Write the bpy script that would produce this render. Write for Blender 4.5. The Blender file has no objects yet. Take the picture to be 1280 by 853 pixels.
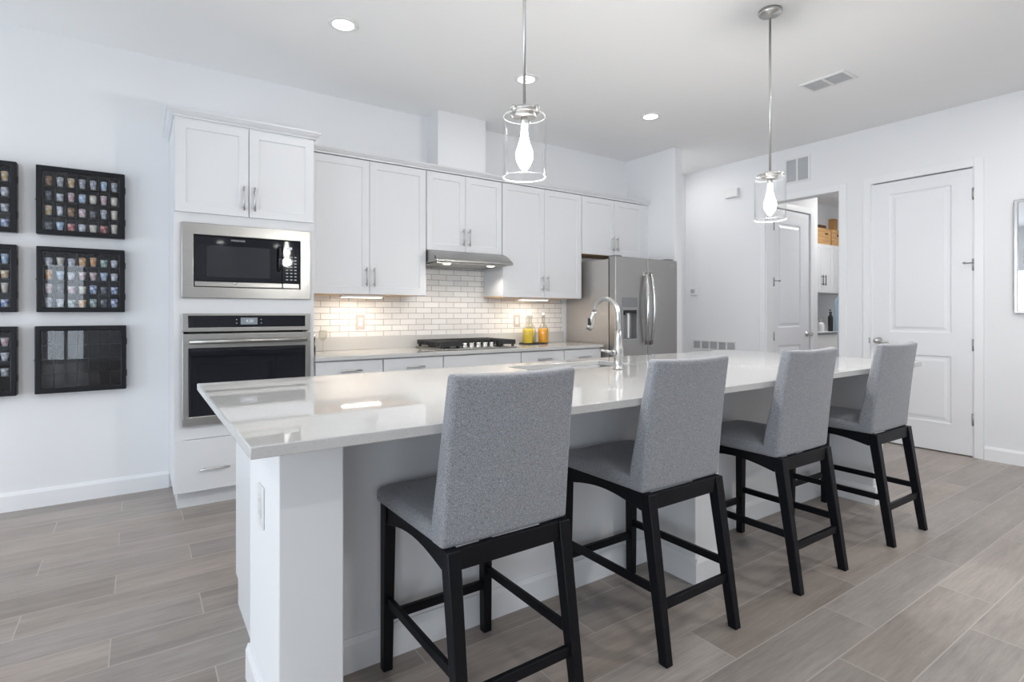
import bpy, bmesh, math, random
from mathutils import Vector, Matrix
random.seed(7)
S = bpy.context.scene
C = S.collection
PI = math.pi
D = bpy.data

# ------------------------------------------------------------------ camera
cd = D.cameras.new('camera'); cam = D.objects.new('camera', cd); C.objects.link(cam)
cd.sensor_width = 36.0; cd.sensor_fit = 'HORIZONTAL'
cd.lens = 36.0*680.85/1280.0
cd.shift_y = -(426.5-390.94)/1280.0
cd.clip_start = 0.05
cam.location = (0, 0, 1.2253)
cam.rotation_euler = (PI/2, 0, -0.6014)
S.camera = cam
# ------------------------------------------------------------------ colour
S.view_settings.view_transform = 'Standard'
S.view_settings.look = 'None'
S.view_settings.exposure = 0.03
S.view_settings.gamma = 1.0
S.view_settings.use_curve_mapping = False
S.cycles.use_denoising = True
S.cycles.max_bounces = 10
S.cycles.diffuse_bounces = 6
S.cycles.glossy_bounces = 4
S.cycles.transmission_bounces = 6
S.cycles.transparent_max_bounces = 16
S.cycles.sample_clamp_indirect = 8.0
S.cycles.caustics_reflective = False
S.cycles.caustics_refractive = False
# ------------------------------------------------------------------ daylight
SKY = 5.6
KL, PL = 2.0, 26      # lamp watts: kitchen downlights, pendants
w = D.worlds.new('sky'); S.world = w; w.use_nodes = True
bg = w.node_tree.nodes['Background']
bg.inputs[0].default_value = (0.845, 0.915, 1.0, 1)
bg.inputs[1].default_value = SKY

XL, XR, YB, YR, H = -3.4, 5.811, 4.519, -8.2, 3.0     # room shell
# windows: (wall, a0, a1, z0, z1)
WIN_LEFT = [(1.7, 4.35, 0.12, 2.15), (-1.4, 0.35, 0.05, 2.45), (-7.4, -3.2, 0.05, 2.45)]
WIN_REAR = [(-1.86, -1.06, 0.02, 2.45)]
def portal(loc, rot, sx, sy):
    l = D.lights.new('daylight_portal', 'AREA'); l.shape = 'RECTANGLE'; l.size = sx; l.size_y = sy
    l.cycles.is_portal = True
    o = D.objects.new('daylight_portal', l); C.objects.link(o); o.location = loc; o.rotation_euler = rot
for (a, b, z0, z1) in WIN_LEFT:
    portal((XL-0.13, (a+b)/2, (z0+z1)/2), (0, -PI/2, 0), z1-z0, b-a)
for (a, b, z0, z1) in WIN_REAR:
    portal(((a+b)/2, YR-0.13, (z0+z1)/2), (PI/2, 0, 0), b-a, z1-z0)

# ================================================================== helpers
def tag(o, label=None, cat=None, group=None, kind=None):
    if label: o['label'] = label
    if cat: o['category'] = cat
    if group: o['group'] = group
    if kind: o['kind'] = kind
    return o
def thing(name, label, cat, loc=(0, 0, 0), rz=0.0, group=None, rx=0.0):
    o = D.objects.new(name, None); C.objects.link(o); o.empty_display_size = 0.05
    o.location = loc; o.rotation_euler = (rx, 0, rz)
    return tag(o, label, cat, group)
def obj(name, bm, mat, parent=None, bevel=0.0, seg=2, smooth=None, label=None):
    bmesh.ops.recalc_face_normals(bm, faces=bm.faces[:])
    me = D.meshes.new(name); bm.to_mesh(me); bm.free()
    for m in (mat if isinstance(mat, (list, tuple)) else [mat]): me.materials.append(m)
    o = D.objects.new(name, me); C.objects.link(o)
    if parent is not None: o.parent = parent
    if bevel > 0:
        b = o.modifiers.new('bevel', 'BEVEL'); b.width = bevel; b.segments = seg
        b.limit_method = 'ANGLE'; b.angle_limit = math.radians(38); b.harden_normals = False
    if smooth is None: smooth = bevel > 0
    if smooth:
        for p in me.polygons: p.use_smooth = True
        try:
            me.set_sharp_from_angle(angle=math.radians(40))
        except Exception: pass
    if label: o['label'] = label
    return o
def struct(name, bm, mat, parent=None, **k):
    o = obj(name, bm, mat, parent, **k)
    if parent is None: o['kind'] = 'structure'
    return o
B = bmesh.new
def box(bm, x0, x1, y0, y1, z0, z1, mi=0):
    v = [bm.verts.new(p) for p in ((x0,y0,z0),(x1,y0,z0),(x1,y1,z0),(x0,y1,z0),(x0,y0,z1),(x1,y0,z1),(x1,y1,z1),(x0,y1,z1))]
    for q in ((0,3,2,1),(4,5,6,7),(0,1,5,4),(1,2,6,5),(2,3,7,6),(3,0,4,7)):
        f = bm.faces.new([v[i] for i in q]); f.material_index = mi
    return bm
def prism(bm, pts, axis, a, b, mi=0):
    """pts: 2-D outline; extruded along axis from a to b. axis 'x': pts=(y,z); 'y': (x,z); 'z': (x,y)."""
    def mk(p, t):
        return {'x': (t, p[0], p[1]), 'y': (p[0], t, p[1]), 'z': (p[0], p[1], t)}[axis]
    A = [bm.verts.new(mk(p, a)) for p in pts]; Bv = [bm.verts.new(mk(p, b)) for p in pts]
    n = len(pts)
    fs = [bm.faces.new(A), bm.faces.new(Bv[::-1])]
    for i in range(n):
        fs.append(bm.faces.new((A[i], Bv[i], Bv[(i+1) % n], A[(i+1) % n])))
    for f in fs: f.material_index = mi
    return bm
def frustum(bm, c0, s0, c1, s1):
    """tapered square bar between two centres (x,y,z); s = (sx, sy)."""
    r = []
    for c, s in ((c0, s0), (c1, s1)):
        r.append([bm.verts.new((c[0]+dx*s[0]/2, c[1]+dy*s[1]/2, c[2])) for dx, dy in ((-1,-1),(1,-1),(1,1),(-1,1))])
    bm.faces.new(r[0][::-1]); bm.faces.new(r[1])
    for i in range(4): bm.faces.new((r[0][i], r[0][(i+1)%4], r[1][(i+1)%4], r[1][i]))
    return bm
def lathe(bm, prof, c=(0,0,0), n=28, axis='z', cap=False, mi=0):
    """prof: list of (r, t) along the axis."""
    rings = []
    for r, t in prof:
        ring = []
        if r < 1e-6:
            p = {'z': (0,0,t), 'x': (t,0,0), 'y': (0,t,0)}[axis]
            ring = [bm.verts.new(Vector(p)+Vector(c))]
        else:
            for k in range(n):
                a = 2*PI*k/n; u, v_ = r*math.cos(a), r*math.sin(a)
                p = {'z': (u,v_,t), 'x': (t,u,v_), 'y': (u,t,v_)}[axis]
                ring.append(bm.verts.new(Vector(p)+Vector(c)))
        rings.append(ring)
    for A, Bv in zip(rings, rings[1:]):
        if len(A) == 1 and len(Bv) == 1: continue
        for k in range(n):
            if len(A) == 1: f = bm.faces.new((A[0], Bv[k], Bv[(k+1)%n]))
            elif len(Bv) == 1: f = bm.faces.new((A[k], A[(k+1)%n], Bv[0]))
            else: f = bm.faces.new((A[k], A[(k+1)%n], Bv[(k+1)%n], Bv[k]))
            f.material_index = mi; f.smooth = True
    if cap:
        for R in (rings[0], rings[-1]):
            if len(R) > 2:
                try: bm.faces.new(R).material_index = mi
                except ValueError: pass
    return bm
def cyl(bm, c, r, t0, t1, axis='z', n=20, mi=0):
    return lathe(bm, [(0, t0), (r, t0), (r, t1), (0, t1)], c, n, axis, mi=mi)
def tube(bm, pts, r, n=12, caps=True):
    """sweep a circle along pts; r a number or a list."""
    P = [Vector(p) for p in pts]; rs = r if isinstance(r, (list, tuple)) else [r]*len(P)
    up = Vector((0, 0, 1)); prev = None; rings = []
    for i, p in enumerate(P):
        t = (P[min(i+1, len(P)-1)]-P[max(i-1, 0)]).normalized()
        if prev is None:
            a = up if abs(t.dot(up)) < 0.9 else Vector((1, 0, 0))
            nrm = (a - t*a.dot(t)).normalized()
        else:
            nrm = (prev - t*prev.dot(t)).normalized()
        prev = nrm; bn = t.cross(nrm)
        rings.append([bm.verts.new(p + (nrm*math.cos(2*PI*k/n)+bn*math.sin(2*PI*k/n))*rs[i]) for k in range(n)])
    for A, Bv in zip(rings, rings[1:]):
        for k in range(n):
            bm.faces.new((A[k], A[(k+1)%n], Bv[(k+1)%n], Bv[k])).smooth = True
    if caps:
        bm.faces.new(rings[0][::-1]); bm.faces.new(rings[-1])
    return bm
def wall_slab(bm, axis, t0, t1, a0, a1, z0, z1, holes):
    """slab with rectangular holes. axis 'x': slab normal is x (a runs along y)."""
    As = sorted({a0, a1, *[h[0] for h in holes], *[h[1] for h in holes]})
    Zs = sorted({z0, z1, *[h[2] for h in holes], *[h[3] for h in holes]})
    As = [a for a in As if a0 <= a <= a1]; Zs = [z for z in Zs if z0 <= z <= z1]
    vd = {}
    def vert(a, z, t):
        k = (round(a,5), round(z,5), t)
        if k not in vd: vd[k] = bm.verts.new((t, a, z) if axis == 'x' else (a, t, z))
        return vd[k]
    solid = {}
    for i in range(len(As)-1):
        for j in range(len(Zs)-1):
            ca, cz = (As[i]+As[i+1])/2, (Zs[j]+Zs[j+1])/2
            solid[i, j] = not any(h[0] < ca < h[1] and h[2] < cz < h[3] for h in holes)
    for (i, j), s in solid.items():
        if not s: continue
        q = ((As[i],Zs[j]),(As[i+1],Zs[j]),(As[i+1],Zs[j+1]),(As[i],Zs[j+1]))
        for t in (t0, t1): bm.faces.new([vert(a, z, t) for a, z in q])
        for (di, dj, e) in ((-1,0,(0,3)),(1,0,(1,2)),(0,-1,(0,1)),(0,1,(3,2))):
            if not solid.get((i+di, j+dj), False):
                p, r = q[e[0]], q[e[1]]
                bm.faces.new((vert(*p, t0), vert(*r, t0), vert(*r, t1), vert(*p, t1)))
    return bm
def slab_hole(bm, x0, x1, y0, y1, z0, z1, hx0, hx1, hy0, hy1):
    """horizontal slab with one rectangular hole."""
    xs, ys = (x0, hx0, hx1, x1), (y0, hy0, hy1, y1)
    vd = {}
    def V(i, j, z):
        if (i,j,z) not in vd: vd[i,j,z] = bm.verts.new((xs[i], ys[j], z))
        return vd[i,j,z]
    for i in range(3):
        for j in range(3):
            if i == 1 and j == 1: continue
            for z in (z0, z1): bm.faces.new((V(i,j,z),V(i+1,j,z),V(i+1,j+1,z),V(i,j+1,z)))
    def side(a, b): bm.faces.new((V(*a,z0),V(*b,z0),V(*b,z1),V(*a,z1)))
    for k in range(3):
        side((k,0),(k+1,0)); side((k,3),(k+1,3)); side((0,k),(0,k+1)); side((3,k),(3,k+1))
    side((1,1),(2,1)); side((1,2),(2,2)); side((1,1),(1,2)); side((2,1),(2,2))
    return bm
def copy_tree(o, parent=None):
    c = o.copy(); C.objects.link(c)
    if parent is not None: c.parent = parent
    for ch in list(o.children):
        if ch.type != "LIGHT": copy_tree(ch, c)
    return c

# ================================================================== materials
def mat(name, col=(0.8,0.8,0.8), rough=0.5, metal=0.0, **k):
    m = D.materials.new(name); m.use_nodes = True
    p = m.node_tree.nodes['Principled BSDF']
    p.inputs['Base Color'].default_value = (*col, 1); p.inputs['Roughness'].default_value = rough
    p.inputs['Metallic'].default_value = metal
    for kk, v in k.items(): p.inputs[kk].default_value = v
    return m
def nodes(m): return m.node_tree.nodes, m.node_tree.links, m.node_tree.nodes['Principled BSDF']
def nd(N, t, **k):
    n = N.new(t)
    for a, v in k.items(): setattr(n, a, v)
    return n
def math_(N, L, op, a, b=None, c=None):
    n = N.new('ShaderNodeMath'); n.operation = op
    for i, v in enumerate((a, b, c)):
        if v is None: continue
        if isinstance(v, (int, float)): n.inputs[i].default_value = v
        else: L.new(v, n.inputs[i])
    return n.outputs[0]
def ramp(N, L, fac, stops):
    r = N.new('ShaderNodeValToRGB'); L.new(fac, r.inputs[0])
    e = r.color_ramp.elements
    while len(e) < len(stops): e.new(0.5)
    for x, (pos, col) in zip(e, stops): x.position = pos; x.color = (*col, 1)
    return r.outputs[0]
def bump(m, scale, strength, dist=0.002, detail=2.0, vec='Object', stretch=None):
    N, L, p = nodes(m)
    tc = N.new('ShaderNodeTexCoord'); v = tc.outputs[vec]
    if stretch:
        mp = N.new('ShaderNodeMapping'); mp.inputs['Scale'].default_value = stretch; L.new(v, mp.inputs[0]); v = mp.outputs[0]
    t = N.new('ShaderNodeTexNoise'); t.inputs['Scale'].default_value = scale; t.inputs['Detail'].default_value = detail
    L.new(v, t.inputs['Vector'])
    b = N.new('ShaderNodeBump'); b.inputs['Strength'].default_value = strength; b.inputs['Distance'].default_value = dist
    L.new(t.outputs[0], b.inputs['Height']); L.new(b.outputs[0], p.inputs['Normal'])
    return t.outputs[0]
M = {}
M['wall'] = mat('wall_paint', (0.80, 0.81, 0.83), 0.6); bump(M['wall'], 90, 0.06)
M['ceiling'] = mat('ceiling_paint', (0.865, 0.87, 0.875), 0.7); bump(M['ceiling'], 60, 0.08)
M['trim'] = mat('trim_paint', (0.83, 0.84, 0.86), 0.35)
M['cabinet'] = mat('cabinet_white_lacquer', (0.70, 0.712, 0.735), 0.34); bump(M['cabinet'], 25, 0.02)
M['door'] = mat('door_paint', (0.80, 0.81, 0.84), 0.38)
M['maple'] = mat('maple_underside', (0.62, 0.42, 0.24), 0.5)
def quartz():
    m = mat('white_quartz', (0.74, 0.74, 0.73), 0.03); N, L, p = nodes(m)
    tc = N.new('ShaderNodeTexCoord')
    v = nd(N, 'ShaderNodeTexVoronoi'); v.inputs['Scale'].default_value = 420; L.new(tc.outputs['Object'], v.inputs['Vector'])
    c = ramp(N, L, v.outputs['Color'], [(0.0, (0.48,0.48,0.475)), (0.35, (0.545,0.545,0.54)), (1.0, (0.57,0.57,0.565))])
    L.new(c, p.inputs['Base Color']); p.inputs['IOR'].default_value = 1.55
    return m
M['quartz'] = quartz()
def steel(name, col, rough, stretch, amt=0.12):
    m = mat(name, col, rough, 1.0); N, L, p = nodes(m)
    tc = N.new('ShaderNodeTexCoord'); mp = N.new('ShaderNodeMapping'); mp.inputs['Scale'].default_value = stretch
    L.new(tc.outputs['Object'], mp.inputs[0])
    t = N.new('ShaderNodeTexNoise'); t.inputs['Scale'].default_value = 1.0; t.inputs['Detail'].default_value = 3
    L.new(mp.outputs[0], t.inputs['Vector'])
    mr = N.new('ShaderNodeMapRange'); mr.inputs['To Min'].default_value = rough-amt*0.5; mr.inputs['To Max'].default_value = rough+amt
    L.new(t.outputs[0], mr.inputs['Value']); L.new(mr.outputs[0], p.inputs['Roughness'])
    b = N.new('ShaderNodeBump'); b.inputs['Strength'].default_value = 0.05; b.inputs['Distance'].default_value = 0.001
    L.new(t.outputs[0], b.inputs['Height']); L.new(b.outputs[0], p.inputs['Normal'])
    return m
M['steel'] = steel('brushed_stainless', (0.40, 0.395, 0.38), 0.28, (6, 400, 400))
M['fridge'] = steel('slate_stainless', (0.40, 0.39, 0.38), 0.34, (400, 400, 6))
M['fridge_side'] = mat('fridge_side_grey', (0.46, 0.44, 0.425), 0.36, 0.5)
M['nickel'] = mat('brushed_nickel', (0.58, 0.575, 0.56), 0.30, 1.0)
M['handlesteel'] = mat('polished_handle_steel', (0.50, 0.50, 0.49), 0.14, 1.0)
M['chrome'] = mat('polished_chrome', (0.80, 0.80, 0.80), 0.10, 1.0)
M['hinge'] = mat('satin_hinge_metal', (0.42, 0.42, 0.43), 0.35, 1.0)
M['blackglass'] = mat('black_glass', (0.006, 0.007, 0.012), 0.04)
M['blackplastic'] = mat('black_plastic', (0.012, 0.012, 0.014), 0.4)
M['greyplastic'] = mat('grey_plastic', (0.20, 0.21, 0.22), 0.35)
M['castiron'] = mat('cast_iron', (0.018, 0.018, 0.02), 0.5); bump(M['castiron'], 300, 0.2)
M['whiteplastic'] = mat('white_plastic', (0.78, 0.78, 0.78), 0.35)
M['ivory'] = mat('ivory_plastic', (0.50, 0.45, 0.42), 0.35)
M['grille'] = mat('grille_grey', (0.50, 0.51, 0.53), 0.6)
M['dark'] = mat('dark_gap', (0.02, 0.02, 0.02), 0.8)
M['print'] = mat('grey_print', (0.42, 0.43, 0.45), 0.4)
M['badge'] = mat('silver_badge', (0.62, 0.62, 0.60), 0.3, 0.6)
def blackwood():
    m = mat('black_stained_wood', (0.004, 0.0045, 0.007), 0.45, **{'Specular IOR Level': 0.22})
    bump(m, 1.0, 0.12, 0.001, 3, stretch=(220, 220, 12)); return m
M['blackwood'] = blackwood()
def fabric(name, a, b, sc=330):
    m = mat(name, a, 0.95); N, L, p = nodes(m)
    tc = N.new('ShaderNodeTexCoord'); mp = N.new('ShaderNodeMapping'); mp.inputs['Scale'].default_value = (1.0, 1.0, 0.55)
    L.new(tc.outputs['Object'], mp.inputs[0])
    t = N.new('ShaderNodeTexNoise'); t.inputs['Scale'].default_value = sc; t.inputs['Detail'].default_value = 2.5; L.new(mp.outputs[0], t.inputs['Vector'])
    c = ramp(N, L, t.outputs[0], [(0.36, a), (0.64, b)]); L.new(c, p.inputs['Base Color'])
    bb = N.new('ShaderNodeBump'); bb.inputs['Strength'].default_value = 0.35; bb.inputs['Distance'].default_value = 0.002
    L.new(t.outputs[0], bb.inputs['Height']); L.new(bb.outputs[0], p.inputs['Normal'])
    p.inputs['Sheen Weight'].default_value = 0.25; p.inputs['Sheen Roughness'].default_value = 0.5
    return m
M['fabric'] = fabric('heather_grey_fabric', (0.145, 0.153, 0.172), (0.37, 0.38, 0.41), 520)
M['blue'] = fabric('pale_blue_fabric', (0.30, 0.42, 0.52), (0.36, 0.48, 0.58), 200)
def floor_mat():
    m = mat('wood_look_tile', (0.4, 0.35, 0.31), 0.38); N, L, p = nodes(m)
    tc = N.new('ShaderNodeTexCoord'); sp = N.new('ShaderNodeSeparateXYZ'); L.new(tc.outputs['Object'], sp.inputs[0])
    X, Y = sp.outputs[0], sp.outputs[1]
    yy = math_(N, L, 'DIVIDE', math_(N, L, 'SUBTRACT', Y, 0.938), 0.2)
    row = math_(N, L, 'FLOOR', yy); fy = math_(N, L, 'FRACT', yy)
    xx = math_(N, L, 'DIVIDE', math_(N, L, 'SUBTRACT', math_(N, L, 'SUBTRACT', X, 2.355), math_(N, L, 'MULTIPLY', row, 0.305)), 0.915)
    col = math_(N, L, 'FLOOR', xx); fx = math_(N, L, 'FRACT', xx)
    def edge(f, w_):  # 1 near the tile edge
        d = math_(N, L, 'MINIMUM', f, math_(N, L, 'SUBTRACT', 1.0, f))
        return math_(N, L, 'LESS_THAN', d, w_)
    grout = math_(N, L, 'MAXIMUM', edge(fy, 0.0105), edge(fx, 0.0024))
    cid = N.new('ShaderNodeCombineXYZ'); L.new(row, cid.inputs[0]); L.new(col, cid.inputs[1])
    wn = N.new('ShaderNodeTexWhiteNoise'); wn.noise_dimensions = '3D'; L.new(cid.outputs[0], wn.inputs['Vector'])
    # grain: noise stretched along the plank, shifted per plank
    gv = N.new('ShaderNodeCombineXYZ')
    L.new(math_(N, L, 'ADD', math_(N, L, 'MULTIPLY', X, 1.6), math_(N, L, 'MULTIPLY', wn.outputs['Value'], 37.0)), gv.inputs[0])
    L.new(math_(N, L, 'MULTIPLY', Y, 26.0), gv.inputs[1])
    L.new(math_(N, L, 'MULTIPLY', wn.outputs['Value'], 11.0), gv.inputs[2])
    g = N.new('ShaderNodeTexNoise'); g.inputs['Scale'].default_value = 1.0; g.inputs['Detail'].default_value = 6; g.inputs['Roughness'].default_value = 0.62
    g.inputs['Distortion'].default_value = 0.6
    L.new(gv.outputs[0], g.inputs['Vector'])
    gv2 = N.new('ShaderNodeCombineXYZ')
    L.new(math_(N, L, 'ADD', math_(N, L, 'MULTIPLY', X, 2.2), math_(N, L, 'MULTIPLY', wn.outputs['Value'], 19.0)), gv2.inputs[0])
    L.new(math_(N, L, 'MULTIPLY', Y, 6.0), gv2.inputs[1])
    g2 = N.new('ShaderNodeTexNoise'); g2.inputs['Scale'].default_value = 1.0; g2.inputs['Detail'].default_value = 4
    L.new(gv2.outputs[0], g2.inputs['Vector'])
    gv3 = N.new('ShaderNodeCombineXYZ')
    L.new(math_(N, L, 'ADD', math_(N, L, 'MULTIPLY', X, 9.0), math_(N, L, 'MULTIPLY', wn.outputs['Value'], 53.0)), gv3.inputs[0])
    L.new(math_(N, L, 'MULTIPLY', Y, 110.0), gv3.inputs[1])
    g3 = N.new('ShaderNodeTexNoise'); g3.inputs['Scale'].default_value = 1.0; g3.inputs['Detail'].default_value = 5; g3.inputs['Roughness'].default_value = 0.7
    L.new(gv3.outputs[0], g3.inputs['Vector'])
    mixv = math_(N, L, 'ADD', math_(N, L, 'ADD', math_(N, L, 'MULTIPLY', g.outputs[0], 0.36), math_(N, L, 'MULTIPLY', g2.outputs[0], 0.30)), math_(N, L, 'MULTIPLY', g3.outputs[0], 0.34))
    c1 = ramp(N, L, mixv, [(0.30, (0.190,0.162,0.142)), (0.45, (0.312,0.272,0.242)), (0.53, (0.362,0.316,0.284)), (0.68, (0.45,0.403,0.366))])
    hs = N.new('ShaderNodeHueSaturation'); L.new(c1, hs.inputs['Color'])
    mr = N.new('ShaderNodeMapRange'); mr.inputs['To Min'].default_value = 0.86; mr.inputs['To Max'].default_value = 1.12
    L.new(wn.outputs['Value'], mr.inputs['Value']); L.new(mr.outputs[0], hs.inputs['Value'])
    ms = N.new('ShaderNodeMapRange'); ms.inputs['To Min'].default_value = 0.75; ms.inputs['To Max'].default_value = 1.15
    sc = N.new('ShaderNodeSeparateColor'); L.new(wn.outputs['Color'], sc.inputs[0]); L.new(sc.outputs[1], ms.inputs['Value']); L.new(ms.outputs[0], hs.inputs['Saturation'])
    mx = N.new('ShaderNodeMix'); mx.data_type = 'RGBA'
    L.new(grout, mx.inputs['Factor']); L.new(hs.outputs[0], mx.inputs[6]); mx.inputs[7].default_value = (0.47, 0.435, 0.405, 1)
    L.new(mx.outputs[2], p.inputs['Base Color'])
    rr = N.new('ShaderNodeMapRange'); rr.inputs['To Min'].default_value = 0.30; rr.inputs['To Max'].default_value = 0.50
    L.new(g.outputs[0], rr.inputs['Value']); L.new(rr.outputs[0], p.inputs['Roughness'])
    h = math_(N, L, 'SUBTRACT', math_(N, L, 'MULTIPLY', g.outputs[0], 0.25), grout)
    b = N.new('ShaderNodeBump'); b.inputs['Strength'].default_value = 0.25; b.inputs['Distance'].default_value = 0.0015
    L.new(h, b.inputs['Height']); L.new(b.outputs[0], p.inputs['Normal'])
    return m
M['floor'] = floor_mat()
def tile_mat():
    m = mat('white_subway_tile', (0.7,0.7,0.68), 0.22); N, L, p = nodes(m)
    tc = N.new('ShaderNodeTexCoord'); sp = N.new('ShaderNodeSeparateXYZ'); L.new(tc.outputs['Object'], sp.inputs[0])
    cb = N.new('ShaderNodeCombineXYZ'); L.new(sp.outputs[0], cb.inputs[0]); L.new(sp.outputs[2], cb.inputs[1])
    br = N.new('ShaderNodeTexBrick'); L.new(cb.outputs[0], br.inputs['Vector'])
    br.offset = 0.5; br.inputs['Scale'].default_value = 1.0
    br.inputs['Brick Width'].default_value = 0.152; br.inputs['Row Height'].default_value = 0.0508
    br.inputs['Mortar Size'].default_value = 0.0026; br.inputs['Mortar Smooth'].default_value = 0.15; br.inputs['Bias'].default_value = 0.0
    br.inputs['Color1'].default_value = (0.86,0.845,0.83,1); br.inputs['Color2'].default_value = (0.77,0.755,0.74,1); br.inputs['Mortar'].default_value = (0.42,0.395,0.375,1)
    L.new(br.outputs['Color'], p.inputs['Base Color'])
    n = N.new('ShaderNodeTexNoise'); n.inputs['Scale'].default_value = 26; L.new(tc.outputs['Object'], n.inputs['Vector'])
    h = math_(N, L, 'SUBTRACT', math_(N, L, 'MULTIPLY', n.outputs[0], 0.5), br.outputs['Fac'])
    b = N.new('ShaderNodeBump'); b.inputs['Strength'].default_value = 0.5; b.inputs['Distance'].default_value = 0.003
    L.new(h, b.inputs['Height']); L.new(b.outputs[0], p.inputs['Normal'])
    return m
M['tile'] = tile_mat()
def thin_glass(name, tint=(1,1,1), refl=0.10, edge=0.5, rough=0.0):
    m = D.materials.new(name); m.use_nodes = True; N, L = m.node_tree.nodes, m.node_tree.links
    N.remove(N['Principled BSDF']); out = N['Material Output']
    t = N.new('ShaderNodeBsdfTransparent'); t.inputs[0].default_value = (*tint, 1)
    g = N.new('ShaderNodeBsdfGlossy'); g.inputs['Roughness'].default_value = rough
    lw = N.new('ShaderNodeLayerWeight'); lw.inputs['Blend'].default_value = 0.35
    f = math_(N, L, 'MULTIPLY_ADD', math_(N, L, 'POWER', lw.outputs['Facing'], 4.0), edge, refl)
    mx = N.new('ShaderNodeMixShader'); L.new(f, mx.inputs[0]); L.new(t.outputs[0], mx.inputs[1]); L.new(g.outputs[0], mx.inputs[2])
    L.new(mx.outputs[0], out.inputs['Surface'])
    return m
M['windowglass'] = thin_glass('window_glass', (0.97,0.98,0.98), 0.04, 0.2)
M['caseglass'] = thin_glass('display_case_glass', (0.92,0.93,0.95), 0.035, 0.12)
M['lampglass'] = thin_glass('clear_lamp_glass', (1,1,1), 0.012, 0.75)
M['clearglass'] = thin_glass('clear_bottle_glass', (0.93,0.93,0.91), 0.05, 0.45)
def rim_glint_mat(name):  # whitish mix paints in the light that clear glass rims catch
    m = D.materials.new(name); m.use_nodes = True; N, L = m.node_tree.nodes, m.node_tree.links
    p = N['Principled BSDF']; p.inputs['Base Color'].default_value = (0.9,0.92,0.92,1); p.inputs['Roughness'].default_value = 0.15
    t = N.new('ShaderNodeBsdfTransparent'); mx = N.new('ShaderNodeMixShader'); mx.inputs[0].default_value = 0.16
    L.new(t.outputs[0], mx.inputs[1]); L.new(p.outputs[0], mx.inputs[2]); L.new(mx.outputs[0], N['Material Output'].inputs['Surface'])
    return m
M['rimglint'] = rim_glint_mat('painted_rim_glint')
M['mirror'] = mat('mirror_silver', (0.88, 0.89, 0.90), 0.01, 1.0)
def emit(name, col, s, base=0.8):
    m = D.materials.new(name); m.use_nodes = True; p = m.node_tree.nodes['Principled BSDF']
    p.inputs['Base Color'].default_value = (base,base,base,1); p.inputs['Emission Color'].default_value = (*col, 1); p.inputs['Emission Strength'].default_value = s
    return m
M['bulb'] = emit('lit_bulb', (1.0, 0.98, 0.95), 40)
M['lens'] = emit('lit_downlight_lens', (1.0, 0.99, 0.97), 12)
M['warm'] = emit('lit_warm_lens', (1.0, 0.86, 0.68), 9)
M['display'] = emit('lit_display', (0.50, 0.60, 0.72), 0.30, 0.05)
M['digit'] = emit('lit_digits', (0.85, 0.92, 1.0), 0.75, 0.05)
def wood(name, a, b, stretch=(3, 40, 40)):
    m = mat(name, a, 0.5); N, L, p = nodes(m)
    tc = N.new('ShaderNodeTexCoord'); mp = N.new('ShaderNodeMapping'); mp.inputs['Scale'].default_value = stretch; L.new(tc.outputs['Object'], mp.inputs[0])
    t = N.new('ShaderNodeTexNoise'); t.inputs['Scale'].default_value = 1; t.inputs['Detail'].default_value = 5; L.new(mp.outputs[0], t.inputs['Vector'])
    L.new(ramp(N, L, t.outputs[0], [(0.3, a), (0.7, b)]), p.inputs['Base Color']); return m
M['pine'] = wood('pine_crate', (0.42,0.22,0.08), (0.62,0.38,0.17))
M['oak'] = wood('oak_board', (0.40,0.20,0.06), (0.52,0.29,0.10), (30, 30, 4))
M['walnut'] = wood('walnut_box', (0.10,0.04,0.02), (0.17,0.07,0.035))

# ================================================================== room shell
T = 0.12
bm = B(); box(bm, XL-T, 9.75, YR-T, YB+T, -0.1, 0.0); struct('floor', bm, M['floor'])
bm = B(); box(bm, XL-T, XR+T, YR-T, YB+T, H, H+0.1); struct('ceiling', bm, M['ceiling'])
bm = B(); box(bm, XL-T, XR+T, YB, YB+T, 0, H); struct('wall_back', bm, M['wall'])
bm = B(); wall_slab(bm, 'x', XL-T, XL, YR, YB, 0, H, [(a, b, z0, z1) for a, b, z0, z1 in WIN_LEFT]); struct('wall_left', bm, M['wall'])
bm = B(); wall_slab(bm, 'y', YR-T, YR, XL-T, XR+T, 0, H, [(a, b, z0, z1) for a, b, z0, z1 in WIN_REAR]); struct('wall_rear', bm, M['wall'])
DO = (1.580, 2.366, 0, 2.457)            # closed door opening (y0,y1,z0,z1)
HO = (2.647, 3.433, 0, 2.446)            # hallway opening
bm = B(); wall_slab(bm, 'x', XR, XR+T, YR, YB, 0, H, [DO, HO]); struct('wall_right', bm, M['wall'])
bm = B(); box(bm, 4.737, 4.85, 3.818, YB, 0, H); struct('wall_stub', bm, M['wall'], bevel=0.004)
bm = B(); box(bm, 2.165, 2.655, 4.30, YB, 2.476, H); struct('wall_chase', bm, M['wall'])
# hallway and laundry beyond the opening
HDO = (6.046, 6.888, 0, 2.45)
bm = B(); wall_slab(bm, 'y', 3.49, 3.61, XR+T, 7.077, 0, 2.9, [HDO]); struct('wall_hall', bm, M['wall'])
bm = B(); box(bm, XR+T, 9.6, 4.24, 4.36, 0, 2.9); struct('wall_laundry', bm, M['wall'])
bm = B(); box(bm, XR+T, 9.6, 2.30, 2.42, 0, 2.9); struct('wall_hall_south', bm, M['wall'])
bm = B(); box(bm, 9.6, 9.72, 2.30, 4.36, 0, 2.9); struct('wall_hall_end', bm, M['wall'])
bm = B(); box(bm, XR+T, 9.72, 2.30, 4.36, 2.9, 3.0); struct('ceiling_hall', bm, M['ceiling'])
bm = B(); box(bm, XR+T+0.001, XR+T+0.06, 1.40, 2.295, 0, 2.7); struct('wall_light_block', bm, M['wall'])  # slab added behind the closed door to stop light leaking through its gaps
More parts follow.
